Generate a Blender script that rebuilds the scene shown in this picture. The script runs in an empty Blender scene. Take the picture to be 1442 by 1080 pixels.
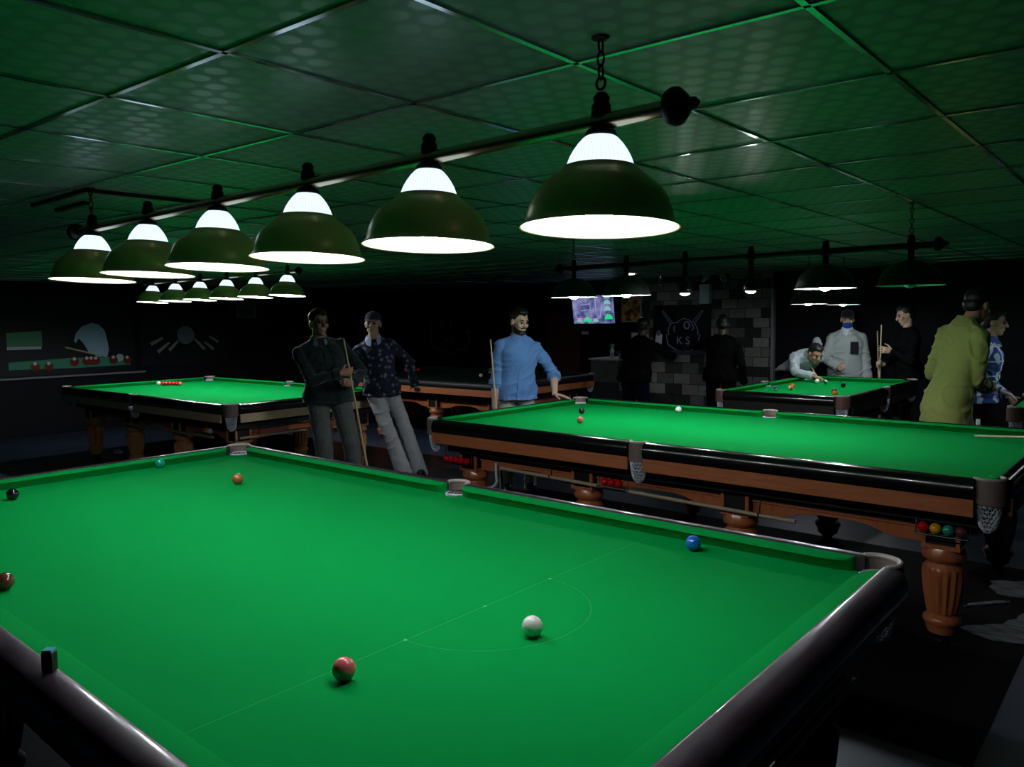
import bpy, bmesh, math, random
from mathutils import Vector, Matrix, Quaternion, noise
random.seed(7)
C = bpy.context.scene.collection
PI = math.pi
BED = 0.83            # height of the cloth above the floor
CEIL = BED + 1.43
V = Vector

# ------------------------------------------------------------------ materials
def mat(name, col, rough=0.5, metal=0.0, spec=0.5, emit=None, estr=0.0, bump=None, coat=0.0, sheen=0.0, var=None):
    m = bpy.data.materials.new(name); m.use_nodes = True
    nt = m.node_tree; b = nt.nodes['Principled BSDF']
    b.inputs['Base Color'].default_value = (*col, 1)
    b.inputs['Roughness'].default_value = rough
    b.inputs['Metallic'].default_value = metal
    b.inputs['Specular IOR Level'].default_value = spec
    b.inputs['Coat Weight'].default_value = coat
    b.inputs['Coat Roughness'].default_value = 0.08
    b.inputs['Sheen Weight'].default_value = sheen
    if emit:
        b.inputs['Emission Color'].default_value = (*emit, 1)
        b.inputs['Emission Strength'].default_value = estr
    if bump or var:
        tc = nt.nodes.new('ShaderNodeTexCoord')
    if bump:                        # (scale, strength, stretch)
        mp = nt.nodes.new('ShaderNodeMapping'); nz = nt.nodes.new('ShaderNodeTexNoise'); bp = nt.nodes.new('ShaderNodeBump')
        mp.inputs['Scale'].default_value = bump[2] if len(bump) > 2 else (1, 1, 1)
        nz.inputs['Scale'].default_value = bump[0]; nz.inputs['Detail'].default_value = 4
        bp.inputs['Strength'].default_value = bump[1]; bp.inputs['Distance'].default_value = bump[3] if len(bump) > 3 else 0.01
        nt.links.new(tc.outputs['Object'], mp.inputs['Vector']); nt.links.new(mp.outputs[0], nz.inputs['Vector'])
        nt.links.new(nz.outputs['Fac'], bp.inputs['Height']); nt.links.new(bp.outputs[0], b.inputs['Normal'])
    if var:                         # (scale, second colour, stretch, lo, hi)
        mp = nt.nodes.new('ShaderNodeMapping'); nz = nt.nodes.new('ShaderNodeTexNoise'); mx = nt.nodes.new('ShaderNodeMix'); mx.data_type = 'RGBA'
        cr = nt.nodes.new('ShaderNodeMapRange')
        mp.inputs['Scale'].default_value = var[2] if len(var) > 2 else (1, 1, 1)
        cr.inputs['From Min'].default_value = var[3] if len(var) > 3 else 0.3
        cr.inputs['From Max'].default_value = var[4] if len(var) > 4 else 0.7
        nz.inputs['Scale'].default_value = var[0]; nz.inputs['Detail'].default_value = 5
        nt.links.new(tc.outputs['Object'], mp.inputs['Vector']); nt.links.new(mp.outputs[0], nz.inputs['Vector'])
        nt.links.new(nz.outputs['Fac'], cr.inputs['Value']); nt.links.new(cr.outputs[0], mx.inputs['Factor'])
        mx.inputs[6].default_value = (*col, 1); mx.inputs[7].default_value = (*var[1], 1)
        nt.links.new(mx.outputs[2], b.inputs['Base Color'])
    return m

def N(nt, typ, **kw):
    n = nt.nodes.new(typ)
    for k, v in kw.items(): setattr(n, k, v)
    return n
def M_(nt, op, a, b=None, c=None):
    n = nt.nodes.new('ShaderNodeMath'); n.operation = op
    for i, x in enumerate((a, b, c)):
        if x is None: continue
        if isinstance(x, (int, float)): n.inputs[i].default_value = x
        else: nt.links.new(x, n.inputs[i])
    return n.outputs[0]

def cloth_mat(name, marks):
    m = mat(name, (0.001, 0.31, 0.055), rough=0.95, spec=0.03, sheen=0.0, bump=(900, 0.08))
    nt = m.node_tree; b = nt.nodes['Principled BSDF']
    tc = N(nt, 'ShaderNodeTexCoord')
    nz = N(nt, 'ShaderNodeTexNoise'); nz.inputs['Scale'].default_value = 2.2; nz.inputs['Detail'].default_value = 6
    nt.links.new(tc.outputs['Object'], nz.inputs['Vector'])
    mx = N(nt, 'ShaderNodeMix', data_type='RGBA')
    mx.inputs[6].default_value = (0.0004, 0.225, 0.039, 1); mx.inputs[7].default_value = (0.0008, 0.26, 0.050, 1)
    nt.links.new(nz.outputs['Fac'], mx.inputs['Factor']); out = mx.outputs[2]
    if marks:
        sp = N(nt, 'ShaderNodeSeparateXYZ'); nt.links.new(tc.outputs['Object'], sp.inputs[0]); x, y = sp.outputs[0], sp.outputs[1]
        xb = 1.0475
        line = M_(nt, 'LESS_THAN', M_(nt, 'ABSOLUTE', M_(nt, 'SUBTRACT', x, xb)), 0.0016)
        d = M_(nt, 'SQRT', M_(nt, 'ADD', M_(nt, 'POWER', M_(nt, 'SUBTRACT', x, xb), 2.0), M_(nt, 'POWER', y, 2.0)))
        arc = M_(nt, 'MULTIPLY', M_(nt, 'LESS_THAN', M_(nt, 'ABSOLUTE', M_(nt, 'SUBTRACT', d, 0.292)), 0.0014), M_(nt, 'GREATER_THAN', x, xb))
        f = M_(nt, 'MULTIPLY', M_(nt, 'MAXIMUM', line, arc), 0.10)
        for py in (-0.292, 0, 0.292):
            dd = M_(nt, 'SQRT', M_(nt, 'ADD', M_(nt, 'POWER', M_(nt, 'SUBTRACT', x, xb), 2.0), M_(nt, 'POWER', M_(nt, 'SUBTRACT', y, py), 2.0)))
            f = M_(nt, 'MAXIMUM', f, M_(nt, 'MULTIPLY', M_(nt, 'LESS_THAN', dd, 0.0045), 0.45))
        m2 = N(nt, 'ShaderNodeMix', data_type='RGBA'); nt.links.new(f, m2.inputs['Factor']); nt.links.new(out, m2.inputs[6])
        m2.inputs[7].default_value = (0.25, 0.7, 0.45, 1); out = m2.outputs[2]
    nt.links.new(out, b.inputs['Base Color'])
    return m

def ceiling_mat():
    m = mat('ceiling_panel', (0.5, 0.5, 0.5), rough=0.42, spec=0.95)
    nt = m.node_tree; b = nt.nodes['Principled BSDF']
    tc = N(nt, 'ShaderNodeTexCoord')
    a = 0.082; bb = a * 1.732
    def lattice(off):
        ad = N(nt, 'ShaderNodeVectorMath', operation='ADD'); ad.inputs[1].default_value = off
        nt.links.new(tc.outputs['Object'], ad.inputs[0])
        dv = N(nt, 'ShaderNodeVectorMath', operation='DIVIDE'); dv.inputs[1].default_value = (a, bb, 1); nt.links.new(ad.outputs[0], dv.inputs[0])
        fr = N(nt, 'ShaderNodeVectorMath', operation='FRACTION'); nt.links.new(dv.outputs[0], fr.inputs[0])
        sb = N(nt, 'ShaderNodeVectorMath', operation='SUBTRACT'); sb.inputs[1].default_value = (.5, .5, 0); nt.links.new(fr.outputs[0], sb.inputs[0])
        ml = N(nt, 'ShaderNodeVectorMath', operation='MULTIPLY'); ml.inputs[1].default_value = (a, bb, 0); nt.links.new(sb.outputs[0], ml.inputs[0])
        ln = N(nt, 'ShaderNodeVectorMath', operation='LENGTH'); nt.links.new(ml.outputs[0], ln.inputs[0])
        return ln.outputs['Value']
    d = M_(nt, 'MINIMUM', lattice((50, 50, 0)), lattice((50 + a / 2, 50 + bb / 2, 0)))
    mr = N(nt, 'ShaderNodeMapRange'); mr.inputs['From Min'].default_value = 0.024; mr.inputs['From Max'].default_value = 0.034
    nt.links.new(d, mr.inputs['Value']); f = mr.outputs[0]
    mx = N(nt, 'ShaderNodeMix', data_type='RGBA'); nt.links.new(f, mx.inputs['Factor'])
    mx.inputs[6].default_value = (0.28, 0.28, 0.28, 1); mx.inputs[7].default_value = (0.22, 0.22, 0.22, 1)
    nt.links.new(mx.outputs[2], b.inputs['Base Color'])
    r2 = N(nt, 'ShaderNodeMapRange'); r2.inputs['To Min'].default_value = 0.36; r2.inputs['To Max'].default_value = 0.5
    nt.links.new(f, r2.inputs['Value']); nt.links.new(r2.outputs[0], b.inputs['Roughness'])
    return m

def stone_mat(name, axes):
    m = mat(name, (0.2, 0.2, 0.2), rough=0.85, spec=0.2)
    nt = m.node_tree; b = nt.nodes['Principled BSDF']
    tc = N(nt, 'ShaderNodeTexCoord'); sp = N(nt, 'ShaderNodeSeparateXYZ'); cb = N(nt, 'ShaderNodeCombineXYZ')
    nt.links.new(tc.outputs['Object'], sp.inputs[0])
    nt.links.new(sp.outputs[axes[0]], cb.inputs[0]); nt.links.new(sp.outputs[axes[1]], cb.inputs[1])
    bk = N(nt, 'ShaderNodeTexBrick'); nt.links.new(cb.outputs[0], bk.inputs['Vector'])
    bk.inputs['Scale'].default_value = 1.0; bk.inputs['Brick Width'].default_value = 0.25; bk.inputs['Row Height'].default_value = 0.145
    bk.inputs['Mortar Size'].default_value = 0.004; bk.inputs['Bias'].default_value = -0.25
    bk.inputs['Color1'].default_value = (0.05, 0.05, 0.05, 1); bk.inputs['Color2'].default_value = (0.62, 0.60, 0.58, 1); bk.inputs['Mortar'].default_value = (0.015, 0.015, 0.015, 1)
    nz = N(nt, 'ShaderNodeTexNoise'); nz.inputs['Scale'].default_value = 18; nz.inputs['Detail'].default_value = 5; nt.links.new(tc.outputs['Object'], nz.inputs['Vector'])
    mx = N(nt, 'ShaderNodeMix', data_type='RGBA', blend_type='MULTIPLY'); mx.inputs['Factor'].default_value = 0.6
    nt.links.new(bk.outputs['Color'], mx.inputs[6]); nt.links.new(nz.outputs['Color'], mx.inputs[7]); nt.links.new(mx.outputs[2], b.inputs['Base Color'])
    bp = N(nt, 'ShaderNodeBump'); bp.inputs['Strength'].default_value = 0.5; bp.inputs['Distance'].default_value = 0.02
    nt.links.new(nz.outputs['Fac'], bp.inputs['Height']); nt.links.new(bp.outputs[0], b.inputs['Normal'])
    return m

def worn():
    m = mat('worn_dark_rail', (0.024, 0.013, 0.021), rough=0.5, spec=0.22, coat=0.5, bump=(22, 0.10, (1, 1, 1), 0.004), var=(6, (0.045, 0.03, 0.042)))
    nt = m.node_tree; b = nt.nodes['Principled BSDF']; tc = N(nt, 'ShaderNodeTexCoord'); nz = N(nt, 'ShaderNodeTexNoise'); nz.inputs['Scale'].default_value = 5; nz.inputs['Detail'].default_value = 8; nz.inputs['Roughness'].default_value = 0.65
    nt.links.new(tc.outputs['Object'], nz.inputs['Vector'])
    for sock, lo, hi in (('Roughness', 0.32, 0.62), ('Coat Roughness', 0.06, 0.22)):
        mr = N(nt, 'ShaderNodeMapRange'); mr.inputs['From Min'].default_value = 0.35; mr.inputs['From Max'].default_value = 0.65; mr.inputs['To Min'].default_value = lo; mr.inputs['To Max'].default_value = hi
        nt.links.new(nz.outputs['Fac'], mr.inputs['Value']); nt.links.new(mr.outputs[0], b.inputs[sock])
    return m
MT = {}
MT['cloth_shaded'] = mat('shaded_baize', (0.003, 0.02, 0.012), rough=0.95, spec=0.03)  # green baize with the unlit table's darkness put into its colour
MT['cloth_marked'] = cloth_mat('baize_marked', True)
MT['cloth'] = cloth_mat('baize', False)
MT['black_gloss'] = mat('black_lacquer', (0.006, 0.005, 0.006), rough=0.2, spec=0.5, coat=0.5)
MT['worn_rail'] = worn()
MT['black_wood'] = mat('black_wood', (0.008, 0.007, 0.007), rough=0.45, spec=0.35)
MT['brown_wood'] = mat('reddish_brown_wood', (0.50, 0.165, 0.062), rough=0.42, spec=0.4, var=(6, (0.38, 0.12, 0.046), (1, 12, 12)))
MT['orange_wood'] = mat('orange_brown_varnish', (0.52, 0.165, 0.062), rough=0.28, spec=0.6, coat=0.6, var=(8, (0.40, 0.12, 0.044), (6, 6, 1)))
MT['beige_wood'] = mat('beige_wood', (0.66, 0.52, 0.32), rough=0.5, spec=0.3, var=(6, (0.55, 0.42, 0.25), (1, 12, 12)))
MT['gold_wood'] = mat('golden_brown_varnish', (0.72, 0.36, 0.13), rough=0.26, spec=0.6, coat=0.7)
MT['leather'] = mat('tan_leather', (0.19, 0.14, 0.12), rough=0.6, spec=0.3, bump=(90, 0.2))
MT['leather_dark'] = mat('brown_leather', (0.13, 0.07, 0.06), rough=0.55, spec=0.35, bump=(90, 0.2))
MT['pocket_rim'] = mat('worn_pocket_rim', (0.42, 0.37, 0.33), rough=0.45, spec=0.4)
MT['net'] = mat('white_net_cord', (0.62, 0.68, 0.74), rough=0.8, spec=0.15)
MT['brass'] = mat('brushed_brass', (0.80, 0.60, 0.20), rough=0.28, metal=0.32, bump=(60, 0.05, (1, 1, 6), 0.003))
MT['bar_brass'] = mat('dark_brass_tube', (0.40, 0.33, 0.22), rough=0.26, metal=1.0)
MT['black_metal'] = mat('black_metal', (0.012, 0.012, 0.012), rough=0.45, metal=0.6)
MT['shade_white'] = mat('white_enamel', (0.85, 0.86, 0.9), rough=0.6, spec=0.2)
MT['bulb'] = mat('lit_bulb', (1, 1, 1), rough=0.5, emit=(0.93, 0.97, 1.0), estr=258)
MT['bulb_far'] = mat('lit_bulb_far', (1, 1, 1), rough=0.5, emit=(0.92, 0.96, 1.0), estr=440)
MT['bulb_mid'] = mat('lit_bulb_mid', (1, 1, 1), rough=0.5, emit=(0.93, 0.97, 1.0), estr=520)
MT['bulb_off'] = mat('unlit_bulb', (0.4, 0.4, 0.42), rough=0.3)
MT['dark_shade'] = mat('dark_painted_shade', (0.02, 0.022, 0.02), rough=0.4, spec=0.4)
MT['chrome'] = mat('chrome', (0.7, 0.72, 0.75), rough=0.18, metal=1.0)
MT['grey_pole'] = mat('pale_wood_pole', (0.42, 0.33, 0.22), rough=0.4, spec=0.4)
MT['cue_wood'] = mat('ash_cue_wood', (0.50, 0.38, 0.24), rough=0.35, spec=0.45)
MT['cue_butt'] = mat('dark_cue_butt', (0.07, 0.03, 0.02), rough=0.3, spec=0.5)
MT['floor'] = None
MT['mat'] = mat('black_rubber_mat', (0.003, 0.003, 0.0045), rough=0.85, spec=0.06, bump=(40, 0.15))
MT['wall'] = mat('dark_wall_paint', (0.005, 0.005, 0.008), rough=0.7, spec=0.15)
MT['bar_chrome'] = mat('polished_ceiling_bar', (0.55, 0.6, 0.62), rough=0.16, metal=1.0)
MT['skin'] = mat('skin', (0.36, 0.20, 0.13), rough=0.5, spec=0.35)
MT['skin_light'] = mat('skin_light', (0.42, 0.27, 0.20), rough=0.5, spec=0.35)
MT['hair'] = mat('black_hair', (0.008, 0.007, 0.007), rough=0.45, spec=0.4, bump=(60, 0.6, (1, 1, 0.3), 0.01))
MT['eye'] = mat('eye', (0.05, 0.04, 0.035), rough=0.1)
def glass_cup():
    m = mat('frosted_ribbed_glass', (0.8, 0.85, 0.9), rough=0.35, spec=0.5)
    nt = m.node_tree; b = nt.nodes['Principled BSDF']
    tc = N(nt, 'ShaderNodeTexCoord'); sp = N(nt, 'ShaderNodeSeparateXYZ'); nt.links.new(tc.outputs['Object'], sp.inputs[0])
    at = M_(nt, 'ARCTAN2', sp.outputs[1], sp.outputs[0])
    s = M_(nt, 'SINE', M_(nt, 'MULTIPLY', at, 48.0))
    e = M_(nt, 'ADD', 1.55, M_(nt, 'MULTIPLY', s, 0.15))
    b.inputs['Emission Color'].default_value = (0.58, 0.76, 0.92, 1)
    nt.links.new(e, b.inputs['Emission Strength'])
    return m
MT['cup'] = glass_cup()
def floor_mat():
    m = mat('grey_floor', (0.1, 0.11, 0.14), rough=0.42, spec=0.25)
    nt = m.node_tree; b = nt.nodes['Principled BSDF']
    tc = N(nt, 'ShaderNodeTexCoord')
    bk = N(nt, 'ShaderNodeTexBrick'); nt.links.new(tc.outputs['Object'], bk.inputs['Vector'])
    bk.offset = 0.0; bk.inputs['Scale'].default_value = 1; bk.inputs['Brick Width'].default_value = 0.61; bk.inputs['Row Height'].default_value = 0.61; bk.inputs['Mortar Size'].default_value = 0.004
    bk.inputs['Color1'].default_value = (0.031, 0.047, 0.082, 1); bk.inputs['Color2'].default_value = (0.037, 0.055, 0.092, 1); bk.inputs['Mortar'].default_value = (0.02, 0.02, 0.024, 1)
    nz = N(nt, 'ShaderNodeTexNoise'); nz.inputs['Scale'].default_value = 3; nz.inputs['Detail'].default_value = 6; nt.links.new(tc.outputs['Object'], nz.inputs['Vector'])
    mr = N(nt, 'ShaderNodeMapRange'); mr.inputs['To Min'].default_value = 0.6; mr.inputs['To Max'].default_value = 1.1; nt.links.new(nz.outputs['Fac'], mr.inputs['Value'])
    mx = N(nt, 'ShaderNodeVectorMath', operation='SCALE'); nt.links.new(bk.outputs['Color'], mx.inputs[0]); nt.links.new(mr.outputs[0], mx.inputs['Scale'])
    nt.links.new(mx.outputs[0], b.inputs['Base Color'])
    return m
MT['floor'] = floor_mat()
MT['ceil'] = ceiling_mat()

# ------------------------------------------------------------------ mesh helpers
def link(name, me, parent=None, loc=(0, 0, 0), rotz=0.0):
    o = bpy.data.objects.new(name, me); C.objects.link(o)
    o.location = loc; o.rotation_euler = (0, 0, rotz)
    if parent is not None: o.parent = parent
    return o
def mesh(name, bm, mats, smooth=False):
    me = bpy.data.meshes.new(name)
    bmesh.ops.recalc_face_normals(bm, faces=bm.faces)
    bm.to_mesh(me); bm.free()
    for m in (mats if isinstance(mats, (list, tuple)) else [mats]): me.materials.append(m)
    if smooth:
        for p in me.polygons: p.use_smooth = True
    return me
def auto(me, ang=40):
    me.set_sharp_from_angle(angle=math.radians(ang))
    return me
def obj(name, bm, mats, parent=None, smooth=False, loc=(0, 0, 0), rotz=0.0):
    me = mesh(name, bm, mats, smooth)
    if smooth: auto(me)
    return link(name, me, parent, loc, rotz)
def thing(name, label, cat, loc=(0, 0, 0), rotz=0.0, group=None):
    o = bpy.data.objects.new(name, None); C.objects.link(o)
    o.empty_display_size = 0.1
    o.location = loc; o.rotation_euler = (0, 0, rotz)
    return tag(o, label, cat, group)
def tag(o, label, cat, group=None):
    o['label'] = label; o['category'] = cat
    if group: o['group'] = group
    return o
def struct(o, label=None):
    o['kind'] = 'structure'
    if label: o['label'] = label
    return o
def add_box(bm, lo, hi, mi=0, M=None):
    v = [bm.verts.new((x, y, z)) for x in (lo[0], hi[0]) for y in (lo[1], hi[1]) for z in (lo[2], hi[2])]
    if M:
        for q in v: q.co = M @ q.co
    for f in ((0, 1, 3, 2), (4, 6, 7, 5), (0, 4, 5, 1), (2, 3, 7, 6), (0, 2, 6, 4), (1, 5, 7, 3)):
        fc = bm.faces.new([v[i] for i in f]); fc.material_index = mi
    return v
def box_bm(lo, hi, bevel=0.0, seg=2):
    bm = bmesh.new(); add_box(bm, lo, hi)
    if bevel:
        bmesh.ops.recalc_face_normals(bm, faces=bm.faces)
        bmesh.ops.bevel(bm, geom=list(bm.edges), offset=bevel, segments=seg, affect='EDGES', profile=0.5)
    return bm
def add_lathe(bm, prof, seg=24, c=(0, 0, 0), mi=0, cap=True, flute=None):
    rings = []
    for r, z in prof:
        ring = []
        for i in range(seg):
            a = 2 * PI * i / seg; rr = r
            if flute and flute[0] < z < flute[1]: rr = r * (1 - (0.0, 0.05, 0.11, 0.05)[i % 4])
            ring.append(bm.verts.new((c[0] + rr * math.cos(a), c[1] + rr * math.sin(a), c[2] + z)))
        rings.append(ring)
    for a, b in zip(rings, rings[1:]):
        for i in range(seg):
            f = bm.faces.new((a[i], a[(i + 1) % seg], b[(i + 1) % seg], b[i])); f.material_index = mi
    if cap:
        bm.faces.new(rings[0]).material_index = mi; bm.faces.new(rings[-1]).material_index = mi
def add_tube(bm, pts, r, seg=8, mi=0, closed=False):
    pts = [V(p) for p in pts]; n = len(pts); rings = []
    rs = r if isinstance(r, (list, tuple)) else [r] * n
    prev = None
    for i, p in enumerate(pts):
        if closed: t = (pts[(i + 1) % n] - pts[i - 1]).normalized()
        else: t = (pts[min(i + 1, n - 1)] - pts[max(i - 1, 0)]).normalized()
        if prev is None:
            up = V((0, 0, 1)) if abs(t.z) < 0.9 else V((1, 0, 0))
            a = t.cross(up).normalized()
        else:
            a = (prev - t * prev.dot(t)).normalized()
        prev = a; b = t.cross(a)
        rings.append([bm.verts.new(p + (a * math.cos(2 * PI * k / seg) + b * math.sin(2 * PI * k / seg)) * rs[i]) for k in range(seg)])
    pairs = list(zip(rings, rings[1:])) + ([(rings[-1], rings[0])] if closed else [])
    for A, B in pairs:
        for k in range(seg):
            bm.faces.new((A[k], A[(k + 1) % seg], B[(k + 1) % seg], B[k])).material_index = mi
    if not closed:
        bm.faces.new(rings[0]).material_index = mi; bm.faces.new(rings[-1]).material_index = mi
def add_prism(bm, poly, fn, mi=0):
    """poly: closed 2-D outline; fn(u,v,k) -> point for k in (0,1)."""
    A = [bm.verts.new(fn(u, v, 0)) for u, v in poly]; B = [bm.verts.new(fn(u, v, 1)) for u, v in poly]
    bm.faces.new(A).material_index = mi; bm.faces.new(B).material_index = mi
    for i in range(len(poly)):
        j = (i + 1) % len(poly)
        bm.faces.new((A[i], A[j], B[j], B[i])).material_index = mi
def add_sphere(bm, c, r, u=20, v=12, mi=0, M=None):
    rr = r if isinstance(r, (tuple, list)) else (r, r, r)
    top = bm.verts.new((0, 0, rr[2])); bot = bm.verts.new((0, 0, -rr[2])); rings = []
    for j in range(1, v):
        t = PI * j / v
        rings.append([bm.verts.new((rr[0] * math.sin(t) * math.cos(2 * PI * i / u), rr[1] * math.sin(t) * math.sin(2 * PI * i / u), rr[2] * math.cos(t))) for i in range(u)])
    for i in range(u):
        bm.faces.new((top, rings[0][i], rings[0][(i + 1) % u])).material_index = mi
        bm.faces.new((bot, rings[-1][(i + 1) % u], rings[-1][i])).material_index = mi
    for A, B in zip(rings, rings[1:]):
        for i in range(u):
            bm.faces.new((A[i], B[i], B[(i + 1) % u], A[(i + 1) % u])).material_index = mi
    T = Matrix.Translation(V(c)) @ (M.to_4x4() if M is not None else Matrix.Identity(4))
    for q in [top, bot] + [x for r_ in rings for x in r_]: q.co = T @ q.co
def bake(bm, voxel, iters=4, factor=0.5):
    """union of overlapping closed shells into one continuous skin"""
    me = bpy.data.meshes.new('tmp'); bmesh.ops.recalc_face_normals(bm, faces=bm.faces); bm.to_mesh(me); bm.free()
    o = bpy.data.objects.new('tmp', me); C.objects.link(o)
    m = o.modifiers.new('r', 'REMESH'); m.mode = 'VOXEL'; m.voxel_size = voxel; m.adaptivity = 0.0; m.use_smooth_shade = True
    if iters:
        s = o.modifiers.new('s', 'SMOOTH'); s.factor = factor; s.iterations = iters
    dg = bpy.context.evaluated_depsgraph_get(); dg.update()
    out = bpy.data.meshes.new_from_object(o.evaluated_get(dg))
    bpy.data.objects.remove(o); bpy.data.meshes.remove(me)
    for p in out.polygons: p.use_smooth = True
    return out
def bake_wire(bm, th):
    me = bpy.data.meshes.new('tmp'); bm.to_mesh(me); bm.free()
    o = bpy.data.objects.new('tmp', me); C.objects.link(o)
    m = o.modifiers.new('w', 'WIREFRAME'); m.thickness = th; m.use_replace = True; m.use_even_offset = False; m.use_boundary = True
    dg = bpy.context.evaluated_depsgraph_get(); dg.update()
    out = bpy.data.meshes.new_from_object(o.evaluated_get(dg))
    bpy.data.objects.remove(o); bpy.data.meshes.remove(me)
    return out

# ------------------------------------------------------------------ pocket net (diamond lattice bag)
def net_mesh():
    bm = bmesh.new(); seg, rows = 14, 10; rings = []
    for j in range(rows + 1):
        t = j / rows; r = 0.040 * (1 - t * t) ** 0.5 + 0.014; z = 0.0 - 0.20 * t
        rings.append([bm.verts.new((r * math.cos(2 * PI * (i + 0.5 * (j % 2)) / seg), r * math.sin(2 * PI * (i + 0.5 * (j % 2)) / seg), z)) for i in range(seg)])
    for j in range(rows):
        for i in range(seg):
            if j % 2 == 0: a, b, c = rings[j][i], rings[j][(i + 1) % seg], rings[j + 1][i]; d, e, f = rings[j + 1][i], rings[j + 1][i - 1], rings[j][i]
            else: a, b, c = rings[j][i], rings[j][(i + 1) % seg], rings[j + 1][(i + 1) % seg]; d, e, f = rings[j + 1][(i + 1) % seg], rings[j + 1][i], rings[j][i]
            bm.faces.new((a, b, c)); bm.faces.new((d, e, f))
    me = bake_wire(bm, 0.0075); me.materials.append(MT['net']); me.name = 'pocket_net'
    return me
NET = net_mesh()

# ------------------------------------------------------------------ tables
def leg_meshes(wood):
    bm = bmesh.new()
    P = [(0.088, -0.345), (0.092, -0.355), (0.098, -0.375), (0.100, -0.39), (0.094, -0.405), (0.078, -0.412), (0.072, -0.422), (0.078, -0.432), (0.092, -0.447), (0.097, -0.462), (0.096, -0.49),
         (0.091, -0.55), (0.082, -0.61), (0.072, -0.665), (0.068, -0.672), (0.060, -0.678), (0.072, -0.688), (0.084, -0.70), (0.087, -0.712), (0.082, -0.725), (0.074, -0.735), (0.072, -0.75), (0.064, -0.775)]
    add_lathe(bm, P, 64, flute=(-0.67, -0.455))
    for v in list(bm.verts): pass
    leg = mesh('leg', bm, wood, True); auto(leg, 50)
    bm = bmesh.new(); add_lathe(bm, [(0.05, -0.775), (0.045, -0.79), (0.03, -0.80), (0.034, -0.815), (0.04, -0.83)], 20)
    foot = mesh('foot', bm, MT['black_metal'], True)
    bm = bmesh.new(); add_box(bm, (-0.074, -0.074, -0.325), (0.074, 0.074, -0.13))
    block = mesh('leg_block', bm, MT['black_wood'])
    bm = bmesh.new()
    for sx in (-1, 1):
        for sy in (-1, 1):
            add_box(bm, (sx * 0.074 - 0.009, sy * 0.074 - 0.009, -0.325), (sx * 0.074 + 0.009, sy * 0.074 + 0.009, -0.13))
    add_box(bm, (-0.086, -0.086, -0.345), (0.086, 0.086, -0.325))
    trim = mesh('leg_trim', bm, wood)
    return leg, foot, block, trim

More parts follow.
